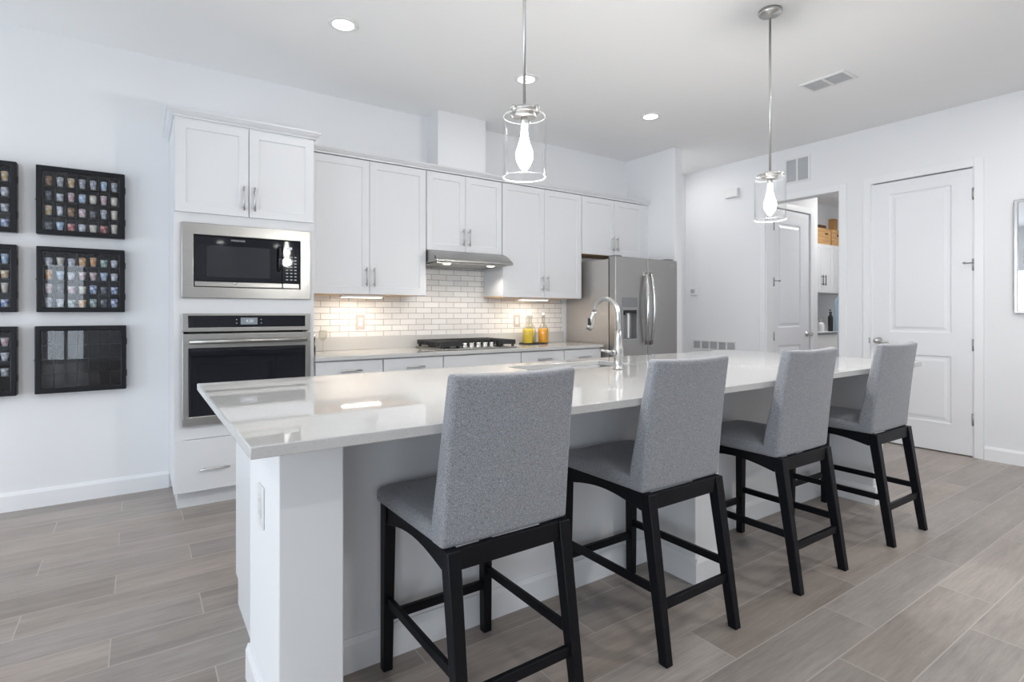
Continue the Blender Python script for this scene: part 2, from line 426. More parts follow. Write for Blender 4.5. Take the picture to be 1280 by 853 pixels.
# windows
def window(n, axis, t, a, b, z0, z1, npan):
    root = D.objects.new('window_%d' % n, None); C.objects.link(root); root['kind'] = 'structure'
    fw = 0.06
    def bx(bm, a0, a1, zz0, zz1, d0, d1):
        if axis == 'x': box(bm, t-d1, t-d0, a0, a1, zz0, zz1)
        else: box(bm, a0, a1, t-d1, t-d0, zz0, zz1)
    bm = B()
    bx(bm, a, b, z0, z0+fw, .02, .09); bx(bm, a, b, z1-fw, z1, .02, .09); bx(bm, a, a+fw, z0+fw, z1-fw, .02, .09); bx(bm, b-fw, b, z0+fw, z1-fw, .02, .09)
    for k in range(1, npan):
        c = a+(b-a)*k/npan; bx(bm, c-.035, c+.035, z0+fw, z1-fw, .02, .09)
    struct('window_frame', bm, M['trim'], root, bevel=0.003)
    for k in range(npan):
        bm = B(); bx(bm, a+(b-a)*k/npan+.035, a+(b-a)*(k+1)/npan-.035, z0+fw, z1-fw, .05, .056)
        struct('window_pane', bm, M['windowglass'], root)
n = 1
for (a, b, z0, z1), k in zip(WIN_LEFT, (2, 2, 3)): window(n, 'x', XL, a, b, z0, z1, k); n += 1
for (a, b, z0, z1), k in zip(WIN_REAR, (2, 3)): window(n, 'y', YR, a, b, z0, z1, k); n += 1
# baseboards
def bb_prof(sign, t0, h=0.115, d=0.014):
    return [(t0, 0), (t0-sign*d, 0), (t0-sign*d, h-0.02), (t0-sign*d*0.45, h), (t0, h)]
def baseboard(name, axis, sign, t, a, b):
    bm = B(); prism(bm, bb_prof(sign, t), axis, a, b); return struct(name, bm, M['trim'])
baseboard('baseboard_back', 'x', 1, YB, XL, 0.178)
baseboard('baseboard_alcove', 'x', 1, YB, 4.852, XR-0.015)
def bb_x(name, sign, t, y0, y1): # on a wall whose normal is x
    bm = B(); prism(bm, bb_prof(sign, t), 'y', y0, y1); return struct(name, bm, M['trim'])
bb_x('baseboard_right', 1, XR, YR, 1.513)
bb_x('baseboard_between_doors', 1, XR, 2.431, 2.578)
bb_x('baseboard_right_far', 1, XR, 3.503, YB-0.015)
bb_x('baseboard_left', -1, XL, 0.62, YB-0.015)
bb_x('baseboard_stub', 1, 4.737, 3.835, 3.86)
bm = B(); prism(bm, bb_prof(1, 3.818), 'x', 4.737, 4.85); struct('baseboard_stub_end', bm, M['trim'])
baseboard('baseboard_hall', 'x', 1, 3.49, 6.96, 7.077)
# casings
def casing(n, y0, y1, z1, x=XR, cw=0.065, d=0.014):
    bm = B()
    for a, b in ((y0-cw, y0), (y1, y1+cw)): box(bm, x-d, x, a, b, 0, z1+cw)
    box(bm, x-d, x, y0, y1, z1, z1+cw)
    box(bm, x, x+T, y0-0.001, y0+0.014, 0, z1); box(bm, x, x+T, y1-0.014, y1+0.001, 0, z1)
    struct('trim_%d' % n, bm, M['trim'], bevel=0.003)
casing(1, DO[0], DO[1], DO[3]); casing(2, HO[0], HO[1], HO[3])
bm = B()
for a, b in ((HDO[0]-0.07, HDO[0]), (HDO[1], HDO[1]+0.07)): box(bm, a, b, 3.476, 3.49, 0, HDO[3]+0.07)
box(bm, HDO[0], HDO[1], 3.476, 3.49, HDO[3], HDO[3]+0.07)
struct('trim_3', bm, M['trim'], bevel=0.003)

# moulded two-panel door leaf, local: x 0..w, front face y=0 facing -y, z 0..h
def panel_leaf(bm, w_, h, t, panels):
    xs = sorted({0, w_, *[p[0] for p in panels], *[p[1] for p in panels]})
    zs = sorted({0, h, *[p[2] for p in panels], *[p[3] for p in panels]})
    vd = {}
    def V(x, y, z):
        k = (round(x,5), round(y,5), round(z,5))
        if k not in vd: vd[k] = bm.verts.new((x, y, z))
        return vd[k]
    for i in range(len(xs)-1):
        for j in range(len(zs)-1):
            x0, x1, z0, z1 = xs[i], xs[i+1], zs[j], zs[j+1]
            pan = any(p[0] <= x0 and x1 <= p[1] and p[2] <= z0 and z1 <= p[3] for p in panels)
            if not pan: bm.faces.new((V(x0,0,z0),V(x1,0,z0),V(x1,0,z1),V(x0,0,z1)))
            bm.faces.new((V(x0,t,z0),V(x0,t,z1),V(x1,t,z1),V(x1,t,z0)))
    for p in panels:
        prof = [(0,0),(0.012,0.009),(0.030,0.009),(0.052,0.002)]
        prev = None
        for d, y in prof:
            r = [V(p[0]+d,y,p[2]+d),V(p[1]-d,y,p[2]+d),V(p[1]-d,y,p[3]-d),V(p[0]+d,y,p[3]-d)]
            if prev:
                for k in range(4): bm.faces.new((prev[k], prev[(k+1)%4], r[(k+1)%4], r[k]))
            prev = r
        bm.faces.new(prev)
    for (xa, xb) in ((0,0),(w_,w_)):
        for j in range(len(zs)-1): bm.faces.new((V(xa,0,zs[j]),V(xa,0,zs[j+1]),V(xa,t,zs[j+1]),V(xa,t,zs[j])))
    for zc in (0, h):
        for i in range(len(xs)-1): bm.faces.new((V(xs[i],0,zc),V(xs[i+1],0,zc),V(xs[i+1],t,zc),V(xs[i],t,zc)))
def swing_door(name, loc, rz, w_, h, panels, knob_x, hinge_x, hinge_z, stop_z, side, lever):
    root = D.objects.new(name, None); C.objects.link(root); root.location = loc; root.rotation_euler = (0,0,rz); root['kind'] = 'structure'
    bm = B(); panel_leaf(bm, w_, h, 0.035, panels); obj('door_leaf', bm, M['door'], root)
    for z in hinge_z:
        bm = B(); cyl(bm, (hinge_x, -0.008, z), 0.008, -0.05, 0.05, 'z', 12); box(bm, hinge_x-0.014, hinge_x+0.014, -0.003, 0.0, z-0.05, z+0.05)
        obj('hinge', bm, M['hinge'], root)
    bm = B(); cyl(bm, (hinge_x, -0.012, stop_z), 0.010, 0.048, 0.062, 'z', 12)
    tube(bm, [(hinge_x, -0.012, stop_z+0.055), (hinge_x+side*0.05, -0.045, stop_z+0.055)], 0.005)
    cyl(bm, (hinge_x+side*0.052, -0.047, stop_z+0.055), 0.009, -0.012, 0.012, 'y', 10)
    obj('hinge_stop', bm, M['hinge'], root)
    bm = B(); lathe(bm, [(0,0),(0.030,0),(0.031,-0.006),(0.014,-0.010),(0.012,-0.034),(0.020,-0.042),(0.0265,-0.052),(0.026,-0.066),(0.015,-0.074),(0,-0.075)], (knob_x, 0, 0.95), 24, 'y')
    if lever: tube(bm, [(knob_x, -0.05, 0.945), (knob_x+side*-0.05, -0.058, 0.942), (knob_x+side*-0.10, -0.05, 0.942)], [0.010, 0.008, 0.006])
    obj('door_knob', bm, M['nickel'], root)
    return root
# closed door in the right wall: local x runs along -y
dw = 0.768
swing_door('door_1', (XR+0.004, 2.357, 0.010), -PI/2, dw, 2.437,
           [(0.145, 0.618, 1.035, 2.325), (0.145, 0.618, 0.245, 0.835)], 0.058, dw+0.004, (2.22, 1.62, 0.94, 0.31), 1.58, -1, True)
bm = B(); box(bm, XR-0.0150, XR-0.0136, 2.368, 2.380, 0.93, 0.985); tag(obj('strike_plate', bm, M['hinge']), 'small dark strike plate on casing beside the closed door knob', 'strike plate')
swing_door('door_2', (6.055, 3.494, 0.010), 0, 0.825, 2.43,
           [(0.118, 0.62, 1.04, 2.27), (0.118, 0.62, 0.22, 0.83)], 0.76, 0.016, (2.22, 1.57, 0.94, 0.3), 1.53, 1, False)

# ================================================================== cabinetry helpers
def shaker(w_, h, t=0.019, st=0.058, rec=0.007):
    """shaker front, local: x 0..w, z 0..h, front y=0, back y=t."""
    bm = B(); vd = {}
    def R(d, y): return [bm.verts.new(p) for p in ((d,y,d),(w_-d,y,d),(w_-d,y,h-d),(d,y,h-d))]
    r0, r1, r2, rb = R(0,0), R(st,0), R(st+0.002,rec), R(0,t)
    for a, b in ((r0,r1),(r1,r2),(rb,r0)):
        for k in range(4): bm.faces.new((a[k], a[(k+1)%4], b[(k+1)%4], b[k]))
    bm.faces.new(r2); bm.faces.new(rb[::-1])
    return bm
def slab_front(w_, h, t=0.019):
    return box(B(), 0, w_, 0, t, 0, h)
def pull(parent, x, z, length, vertical, y=0.0, m=None):
    bm = B(); r = 0.0055; off = 0.030; g = length*0.36
    if vertical:
        cyl(bm, (x, y-off, z), r, -length/2, length/2, 'z', 12)
        for s in (-g, g): cyl(bm, (x, y, z+s), 0.0045, -off, 0, 'y', 10)
    else:
        cyl(bm, (x, y-off, z), r, -length/2, length/2, 'x', 12)
        for s in (-g, g): cyl(bm, (x+s, y, z), 0.0045, -off, 0, 'y', 10)
    return obj('handle', bm, m or M['nickel'], parent, label='dark bar handle' if m else 'brushed nickel bar handle')
def front(root, name, x, y, z, w_, h, kind='shaker', handle=None):
    bm = shaker(w_, h) if kind == 'shaker' else slab_front(w_, h)
    o = obj(name, bm, M['cabinet'], root, bevel=0.0018, smooth=False); o.location = (x, y, z)
    if handle: pull(o, *handle[:4], m=handle[4] if len(handle) > 4 else None)
    return o
CROWN = [(0, 0), (-0.010, 0), (-0.010, 0.010), (-0.022, 0.018), (-0.036, 0.034), (-0.040, 0.034), (-0.040, 0.045), (0, 0.045)]  # (out, z)

# ---- tall oven cabinet
t = thing('oven_cabinet', 'tall white cabinet holding the microwave and wall oven', 'cabinet', (0.180, 3.923, 0))
W_, DEP, TOP = 0.832, 0.594, 2.428
bm = B()
box(bm, 0, 0.018, 0, DEP, 0.105, TOP); box(bm, W_-0.018, W_, 0, DEP, 0.105, TOP)
box(bm, 0.018, W_-0.018, DEP-0.012, DEP, 0.105, TOP)
for z in (0.105, 0.44, 1.262, 1.80, TOP-0.018): box(bm, 0.018, W_-0.018, 0.02, DEP-0.012, z, z+0.018)
for a, b in ((0.105, 0.125), (0.436, 0.560), (1.185, 1.345), (1.755, 1.87), (2.40, TOP)): box(bm, 0.05, W_-0.05, 0, 0.02, a, b)
box(bm, 0.018, 0.05, 0, 0.02, 0.105, TOP); box(bm, W_-0.05, W_-0.018, 0, 0.02, 0.105, TOP)
obj('body', bm, M['cabinet'], t)
bm = B(); box(bm, 0.02, W_, 0.060, DEP, 0, 0.105); obj('toe_kick', bm, M['cabinet'], t)
front(t, 'door', 0.005, -0.019, 1.848, 0.409, 0.576, 'shaker', (0.409-0.030, 0.115, 0.155, True))
front(t, 'door', 0.418, -0.019, 1.848, 0.409, 0.576, 'shaker', (0.030, 0.115, 0.155, True))
front(t, 'drawer', 0.004, -0.019, 0.112, 0.824, 0.322, 'slab', (0.215, 0.135, 0.165, False))
bm = B()
def crown_loop(bm, x0, x1, yf, yb, z):
    n = len(CROWN); rings = []
    for (px, py, sx, sy) in ((x0, yb, -1, 0), (x0, yf, -1, -1), (x1, yf, 1, -1), (x1, yb, 1, 0)):
        rings.append([bm.verts.new((px + sx*(-o), py + sy*(-o), z+zz)) for o, zz in CROWN])
    for a, b in zip(rings, rings[1:]):
        for k in range(n): bm.faces.new((a[k], a[(k+1)%n], b[(k+1)%n], b[k]))
    bm.faces.new(rings[0]); bm.faces.new(rings[-1][::-1])
crown_loop(bm, 0, W_, 0-0.019, DEP, TOP)
obj('crown', bm, M['cabinet'], t)

# ---- microwave
t = thing('microwave', 'built-in stainless microwave with black glass door in the tall cabinet', 'microwave', (0.219, 3.923, 1.316))
def ring(bm, x0, x1, z0, z1, ix0, ix1, iz0, iz1, y0, y1): wall_slab(bm, 'y', y0, y1, x0, x1, z0, z1, [(ix0, ix1, iz0, iz1)])
bm = B(); ring(bm, 0, 0.765, 0, 0.469, 0.064, 0.699, 0.069, 0.397, -0.022, -0.001); obj('trim_frame', bm, M['steel'], t, bevel=0.003)
bm = B(); box(bm, 0.060, 0.703, 0.030, 0.42, 0.050, 0.42); obj('body', bm, M['blackplastic'], t)
bm = B(); box(bm, 0.068, 0.582, -0.014, 0.02, 0.108, 0.393); obj('door', bm, M['blackglass'], t, bevel=0.003, label='black glass microwave door')
mwd = t.children[-1]
mwin = mat('tinted_window', (0.022, 0.024, 0.030), 0.06)
bm = B(); box(bm, 0.135, 0.505, -0.0150, -0.0141, 0.135, 0.335); obj('window', bm, mwin, mwd)
bm = B(); tube(bm, [(0.562, -0.016, 0.345), (0.562, -0.044, 0.335), (0.562, -0.050, 0.27), (0.562, -0.044, 0.20), (0.562, -0.016, 0.19)], 0.009); obj('handle', bm, M['blackglass'], mwd)
bm = B(); box(bm, 0.586, 0.695, -0.014, 0.02, 0.108, 0.393); cp = obj('control_panel', bm, M['blackglass'], t, bevel=0.003, label='black touch control panel')
bm = B(); box(bm, 0.612, 0.645, -0.0152, -0.0141, 0.336, 0.352); obj('display', bm, M['digit'], cp)
bm = B()
for r in range(8):
    for c_ in range(3):
        box(bm, 0.606+c_*0.027, 0.620+c_*0.027, -0.0150, -0.0141, 0.128+r*0.022, 0.1345+r*0.022)
obj('keypad', bm, M['print'], cp)
bm = B(); box(bm, 0.070, 0.580, -0.012, 0.02, 0.074, 0.105); obj('vent_strip', bm, M['steel'], t, bevel=0.002)
bm = B(); box(bm, 0.588, 0.693, -0.012, 0.02, 0.074, 0.105); obj('release_button', bm, M['steel'], t, bevel=0.002)
def text(parent, s, size, loc, m, rot=(PI/2, 0, 0), name='logo'):
    cu = D.curves.new(name, 'FONT'); cu.body = s; cu.size = size; cu.extrude = 0.0004; cu.align_x = 'CENTER'; cu.align_y = 'CENTER'
    cu.materials.append(m); tmp = D.objects.new(name, cu); C.objects.link(tmp)
    me = D.meshes.new_from_object(tmp.evaluated_get(bpy.context.evaluated_depsgraph_get())); me.name = name
    D.objects.remove(tmp); D.curves.remove(cu)
    o = D.objects.new(name, me); C.objects.link(o); o.parent = parent; o.location = loc; o.rotation_euler = rot
    return o
text(mwd, 'FRIGIDAIRE', 0.016, (0.315, -0.0145, 0.372), M['print'])
bm = B(); cyl(bm, (0.30, -0.0125, 0.098), 0.008, -0.002, 0, 'y', 14); obj('badge', bm, M['chrome'], t)

# ---- wall oven
t = thing('wall_oven', 'stainless built-in wall oven with dark glass below the microwave', 'oven', (0.222, 3.923, 0.523))
bm = B(); box(bm, 0.035, 0.725, 0.03, 0.50, 0.045, 0.655); obj('body', bm, M['blackplastic'], t)
bm = B(); ring(bm, 0, 0.760, 0.582, 0.696, 0.032, 0.728, 0.608, 0.682, -0.020, -0.001); obj('control_frame', bm, M['steel'], t, bevel=0.002)
bm = B(); box(bm, 0.033, 0.727, -0.0185, -0.003, 0.609, 0.681); cp = obj('control_panel', bm, M['blackglass'], t, label='black glass oven control panel')
bm = B(); box(bm, 0.325, 0.425, -0.0197, -0.0186, 0.625, 0.669); dsp = obj('display', bm, M['display'], cp)
text(dsp, '4:20', 0.026, (0.378, -0.0200, 0.647), M['digit'], name='digits')
for x in (0.302, 0.448):
    for z in (0.634, 0.657): bm = B(); cyl(bm, (x, -0.0190, z), 0.0035, -0.0006, 0.0004, 'y', 10); obj('touch_key', bm, M['print'], cp)
bm = B(); ring(bm, 0, 0.760, 0, 0.570, 0.033, 0.727, 0.055, 0.480, -0.032, -0.001); od = obj('door', bm, M['steel'], t, bevel=0.003)
bm = B(); box(bm, 0.034, 0.726, -0.029, -0.006, 0.056, 0.479); obj('window', bm, M['blackglass'], od, label='black glass oven window')
bm = B(); tube(bm, [(0.034, -0.075, 0.522), (0.38, -0.079, 0.522), (0.726, -0.075, 0.522)], 0.0145, 16)
for x in (0.06, 0.70): cyl(bm, (x, -0.032, 0.522), 0.010, -0.04, 0, 'y', 12)
obj('handle', bm, M['steel'], od)

# ---- wall cabinets
def wall_cab(x0, x1, z0, z1, split, label, hz, hlen=0.15, wx=None, filler=0.0, endp=False):
    t = thing('wall_cabinet', label, 'cabinet', (x0, 4.205, z0), 0, 'white wall cabinets above the counter')
    w_ = x1-x0; h = z1-z0
    bm = B(); box(bm, 0, w_+filler, 0, 0.310, 0.012, h); obj('body', bm, M['cabinet'], t, bevel=0.001, smooth=False)
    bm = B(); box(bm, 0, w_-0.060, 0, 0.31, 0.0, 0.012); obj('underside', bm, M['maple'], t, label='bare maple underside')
    bm = B(); box(bm, w_-0.060, w_+filler, 0, 0.31, 0, 0.012); obj('end_rail', bm, M['cabinet'], t)
    if filler: 
        bm = B(); box(bm, w_+0.002, w_+filler, -0.012, 0, 0, h); obj('filler', bm, M['cabinet'], t)
    s = split-x0
    front(t, 'door', 0.003, -0.019, 0.003, s-0.0045, h-0.008, 'shaker', (s-0.034, hz, hlen, True))
    front(t, 'door', s+0.0015, -0.019, 0.003, w_-s-0.0045, h-0.008, 'shaker', (0.030, hz, hlen, True))
    return t
ZT = 2.428
wall_cab(1.030, 1.998, 1.366, ZT, 1.508, 'white two-door wall cabinet between the oven cabinet and range hood', 0.135)
wall_cab(2.001, 2.762, 1.753, ZT, 2.377, 'short white two-door cabinet directly above the range hood', 0.125)
wall_cab(2.765, 3.735, 1.366, ZT, 3.254, 'white two-door wall cabinet above the orange and yellow bottles', 0.135)
wall_cab(3.738, 4.640, 1.828, ZT, 4.201, 'short white two-door cabinet above the refrigerator', 0.125, filler=0.094)
bm = B(); prism(bm, [(4.186+o, ZT+0.001+z) for o, z in CROWN[:-1]] + [(4.186+0.25, ZT+0.046)] + [(4.186+0.25, ZT+0.001)], 'x', 1.070, 4.735)
tag(obj('crown_moulding', bm, M['cabinet']), 'white crown moulding along the tops of the wall cabinets', 'moulding')

# ---- base cabinets and counter
def base_cab(x0, x1, label, handle=True, ndoor=1):
    t = thing('base_cabinet', label, 'cabinet', (x0, 3.930, 0), 0, 'white base cabinets under the back counter')
    w_ = x1-x0
    bm = B(); box(bm, 0, w_, 0, 0.575, 0.105, 0.883); obj('body', bm, M['cabinet'], t)
    bm = B(); box(bm, 0, w_, 0.06, 0.57, 0, 0.105); obj('toe_kick', bm, M['cabinet'], t)
    front(t, 'drawer', 0.003, -0.019, 0.722, w_-0.006, 0.152, 'slab', (w_/2, 0.085, 0.15, False) if handle else None)
    dwid = (w_-0.006)/ndoor
    for k in range(ndoor):
        front(t, 'door', 0.003+k*dwid+0.001, -0.019, 0.112, dwid-0.002, 0.604, 'shaker', (0.03 if (k == 1 or ndoor == 1) else dwid-0.035, 0.50, 0.15, True))
    return t
base_cab(1.018, 1.512, 'white base cabinet right beside the oven cabinet')
base_cab(1.515, 2.015, 'white base cabinet on the oven side of the cooktop')
base_cab(2.018, 2.780, 'wide white base cabinet directly under the gas cooktop', False, 2)
base_cab(2.783, 3.272, 'white base cabinet under the tray of bottles')
base_cab(3.275, 3.742, 'white base cabinet beside the refrigerator')
t = thing('back_countertop', 'long white quartz counter along the tiled back wall', 'countertop', (1.014, 3.885, 0.884))
bm = B(); box(bm, 0, 2.738, 0, 0.630, 0, 0.030); obj('worktop', bm, M['quartz'], t, bevel=0.003)
bm = B(); box(bm, 0, 2.738, 0.606, 0.630, 0.0302, 0.140); obj('upstand', bm, M['quartz'], t, bevel=0.002)
bm = B(); wall_slab(bm, 'y', 4.509, 4.5188, 1.014, 3.745, 1.025, 1.366, []); 
box(bm, 2.0005, 2.7635, 4.509, 4.5188, 1.366, 1.752)
bs = obj('tile_backsplash', bm, M['tile']); tag(bs, 'white brick-pattern tile backsplash on the kitchen back wall', 'backsplash')

# ---- under cabinet lights
def uc_light(x, label):
    t = thing('under_cabinet_light', label, 'light', (x, 4.28, 1.3655), 0, 'under-cabinet light bars')
    bm = B(); box(bm, -0.17, 0.17, -0.035, 0.035, -0.020, 0); obj('housing', bm, M['whiteplastic'], t, bevel=0.002)
    bm = B(); box(bm, -0.155, 0.155, -0.026, 0.026, -0.0225, -0.0203); obj('lens', bm, M['warm'], t, label='lit warm white lens')
    l = D.lights.new('light_bar_glow', 'AREA'); l.shape = 'RECTANGLE'; l.size = 0.3; l.size_y = 0.05; l.energy = 1.8; l.color = (1.0, 0.86, 0.70)
    o = D.objects.new('light_bar_glow', l); C.objects.link(o); o.parent = t; o.location = (0, 0, -0.026)
uc_light(1.475, 'slim lit light bar under the cabinet beside the oven')
uc_light(3.19, 'slim lit light bar under the cabinet over the bottles')

# ---- range hood
t = thing('range_hood', 'slanted stainless steel range hood over the gas cooktop', 'range hood', (2.003, 0, 0))
bm = B(); prism(bm, [(4.505, 1.751), (4.150, 1.751), (4.080, 1.722), (4.020, 1.680), (3.998, 1.662), (3.998, 1.648), (4.012, 1.648), (4.505, 1.648)], 'x', 0, 0.757)
obj('body', bm, M['steel'], t, bevel=0.003)
bm = B(); box(bm, 0.03, 0.727, 4.06, 4.49, 1.640, 1.6478); obj('filter_panel', bm, M['steel'], t)
for x in (0.16, 0.60):
    bm = B(); lathe(bm, [(0, 1.636), (0.030, 1.636), (0.034, 1.6398), (0, 1.6399)], (x, 4.13, 0), 20); obj('lamp', bm, M['warm'], t, label='lit hood lamp')
    l = D.lights.new('hood_lamp_glow', 'SPOT'); l.energy = 6.5; l.spot_size = 2.5; l.spot_blend = 0.6; l.color = (1.0, 0.9, 0.78); l.shadow_soft_size = 0.03
    o = D.objects.new('hood_lamp_glow', l); C.objects.link(o); o.parent = t; o.location = (x, 4.13, 1.628)
bm = B(); prism(bm, [(4.035, 1.700), (4.012, 1.678), (4.035, 1.668)], 'x', -0.003, -0.0002); obj('side_badge', bm, M['blackplastic'], t)

# ---- cooktop
t = thing('gas_cooktop', 'black gas cooktop with cast-iron grates and five silver knobs', 'cooktop', (2.030, 3.965, 0.9145))
bm = B(); box(bm, 0, 0.745, 0, 0.50, 0, 0.012); obj('pan', bm, M['steel'], t, bevel=0.004)
def grate(bm, x0, x1, y0, y1, ribs_x):
    z0, z1 = 0.032, 0.072; wd = 0.012
    for y in (y0, y1-wd): box(bm, x0, x1, y, y+wd, z0, z1)
    for x in (x0, x1-wd): 
        nseg = 11; L_ = (y1-y0-2*wd)
        box(bm, x, x+wd, y0+wd, y1-wd, z1-0.012, z1)
        for k in range(nseg): yy = y0+wd+L_*(k+0.25)/nseg; box(bm, x, x+wd, yy, yy+L_/nseg*0.5, z0, z1-0.012)
    for k in range(1, ribs_x):
        x = x0+(x1-x0)*k/ribs_x; box(bm, x-0.005, x+0.005, y0+wd, y1-wd, z1-0.014, z1)
    box(bm, x0+wd, x1-wd, (y0+y1)/2-0.006, (y0+y1)/2+0.006, z1-0.016, z1)
    for x in (x0+0.012, x1-0.030):
        for y in (y0+0.006, y1-0.024): box(bm, x, x+0.018, y, y+0.018, 0.0122, z0)
for (a, b, y0) in ((0.008, 0.190, 0.012), (0.202, 0.543, 0.125), (0.555, 0.737, 0.012)):
    bm = B(); grate(bm, a, b, y0, 0.490, 5); obj('grate', bm, M['castiron'], t)
for (x, y, r) in ((0.10, 0.13, 0.042), (0.10, 0.37, 0.036), (0.373, 0.31, 0.055), (0.645, 0.13, 0.036), (0.645, 0.37, 0.045)):
    bm = B(); lathe(bm, [(0, 0.0125), (r, 0.0125), (r, 0.022), (r*0.8, 0.024), (r*0.8, 0.031), (0, 0.0315)], (x, y, 0), 24); obj('burner', bm, M['castiron'], t)
for k in range(5):
    x = 0.246+k*0.0675
    bm = B(); lathe(bm, [(0, 0.0125), (0.025, 0.0125), (0.025, 0.019), (0.0215, 0.021), (0.0205, 0.049), (0.017, 0.053), (0, 0.0535)], (x, 0.060, 0), 24)
    obj('knob', bm, M['chrome'], t, label='silver control knob')

# ---- bottles on tray
t_ = bpy.data
bm = B(); lathe(bm, [(0, 0), (0.155, 0), (0.170, 0.012), (0.166, 0.0125), (0.150, 0.005), (0, 0.005)], (0, 0, 0), 40)
for v in bm.verts: v.co.y *= 0.62
o = obj('tray', bm, M['blackplastic']); o.location = (3.235, 4.335, 0.9145); tag(o, 'black oval tray under three bottles on the back counter', 'tray')
def bottle(x, y, liquid, label):
    t = thing('swing_top_bottle', label, 'bottle', (x, y, 0.9205), 0, 'swing-top bottles on the black tray')
    prof = [(0,0),(0.050,0),(0.053,0.006),(0.053,0.125),(0.048,0.150),(0.028,0.182),(0.0165,0.200),(0.0150,0.262),(0.0165,0.266),(0.0165,0.276),(0.013,0.278)]
    inn = [(r-0.0025, z) for r, z in prof[-1:2:-1]] + [(0.0495,0.008),(0,0.008)]
    bm = B(); lathe(bm, prof+inn, n=28); obj('glass', bm, M['clearglass'], t)
    lq = [(0,0.0085),(0.0488,0.0085),(0.0492,0.012),(0.0492,0.120),(0.044,0.146),(0,0.146)]
    bm = B(); lathe(bm, lq, n=28); obj('contents', bm, liquid, t, label='coloured liquid')
    bm = B(); lathe(bm, [(0,0.277),(0.0135,0.277),(0.014,0.290),(0.008,0.298),(0,0.299)], n=18); obj('stopper', bm, M['whiteplastic'], t)
    bm = B(); tube(bm, [(0.0185,0,0.235),(0.021,0,0.262),(0.018,0,0.294),(0,0,0.303),(-0.018,0,0.294),(-0.021,0,0.262),(-0.0185,0,0.235)], 0.0016, 6); obj('wire_bail', bm, M['hinge'], t)
ql = mat('yellow_liquid', (0.82, 0.60, 0.02), 0.2); qp = mat('pale_lemon_liquid', (0.74, 0.72, 0.42), 0.2); qo = mat('orange_liquid', (0.85, 0.38, 0.01), 0.2)
for q in (ql, qp, qo): q.node_tree.nodes['Principled BSDF'].inputs['Subsurface Weight'].default_value = 0.0
bottle(3.140, 4.300, ql, 'swing-top bottle of bright yellow liquid, nearest the cooktop')
bottle(3.235, 4.385, qp, 'pale swing-top bottle standing behind the yellow and orange ones')
bottle(3.322, 4.290, qo, 'swing-top bottle of orange liquid, nearest the refrigerator')

# ---- outlets
def outlet(loc, rz, w_, h, m, label, cat='outlet', gang=1):
    t = thing('wall_outlet', label, cat, loc, rz)
    bm = B(); box(bm, -w_/2, w_/2, -0.006, 0, -h/2, h/2); obj('cover_plate', bm, m, t, bevel=0.002)
    bm = B(); box(bm, -0.017, 0.017, -0.0085, -0.0062, -0.034, 0.034); rc = obj('receptacle', bm, M['whiteplastic'], t, bevel=0.001)
    bm = B()
    for z in (-0.018, 0.018):
        for x in (-0.007, 0.006): box(bm, x, x+0.0015, -0.0089, -0.0086, z-0.005, z+0.005)
    obj('slot', bm, M['grille'], rc)
    return t
outlet((1.543, 4.5085, 1.145), 0, 0.078, 0.125, M['ivory'], 'ivory outlet plate on the tiles under the light beside the oven')
outlet((3.150, 4.5085, 1.145), 0, 0.078, 0.125, M['ivory'], 'ivory outlet plate on the tiles behind the bottles')

# ---- glassware in the corner beside the oven cabinet
def wine_glass(x, y, label, s=1.0):
    bm = B()
    lathe(bm, [(0,0),(0.034*s,0),(0.034*s,0.002),(0.006,0.006),(0.004,0.012),(0.004,0.085*s),(0.012,0.095*s),(0.032*s,0.118*s),(0.037*s,0.145*s),(0.031*s,0.188*s),(0.0295*s,0.188*s),(0.035*s,0.145*s),(0.030*s,0.120*s),(0,0.099*s)], n=24)
    o = obj('wine_glass', bm, M['clearglass']); o.location = (x, y, 0.9142); tag(o, label, 'glass', 'wine glasses on the counter'); return o
wine_glass(1.085, 4.36, 'small clear stemmed glass on counter, closest to the oven cabinet')
wine_glass(1.21, 4.42, 'small clear stemmed glass on counter, farther from the oven cabinet', 0.9)
t = thing('pepper_mill', 'small black and silver mill on counter against the oven cabinet', 'pepper mill', (1.066, 4.18, 0.9142))
bm = B(); lathe(bm, [(0,0),(0.024,0),(0.024,0.05),(0.017,0.075),(0.022,0.115),(0.024,0.125),(0,0.126)], n=24); obj('body', bm, M['blackplastic'], t)
bm = B(); lathe(bm, [(0,0.1265),(0.024,0.1265),(0.024,0.140),(0.012,0.150),(0.019,0.165),(0.019,0.182),(0,0.190)], n=24); obj('cap', bm, M['chrome'], t, label='silver cap')

# ---- refrigerator
t = thing('refrigerator', 'grey stainless side-by-side refrigerator with a dispenser', 'refrigerator', (3.802, 3.775, 0))
FW = 0.914
bm = B(); box(bm, 0.004, FW-0.004, 0.100, 0.735, 0.02, 1.752); box(bm, 0.05, FW-0.05, 0.10, 0.70, 0.0, 0.02); obj('body', bm, M['fridge_side'], t, bevel=0.004)
bm = B(); wall_slab(bm, 'y', 0, 0.085, 0.0, 0.453, 0.07, 1.772, [(0.098, 0.300, 0.955, 1.268)]); fd = obj('door', bm, M['fridge'], t, bevel=0.006, seg=3)
bm = B(); box(bm, 0.459, FW, 0, 0.085, 0.07, 1.772); fe = obj('door', bm, M['fridge'], t, bevel=0.006, seg=3)
bm = B(); box(bm, 0.0, FW, 0.03, 0.095, 0.012, 0.062); obj('kick_grille', bm, M['greyplastic'], t)
bm = B(); box(bm, 0.03, 0.12, 0.03, 0.13, 1.7725, 1.790); box(bm, FW-0.12, FW-0.03, 0.03, 0.13, 1.7725, 1.790); obj('hinge_cover', bm, M['greyplastic'], t, bevel=0.004)
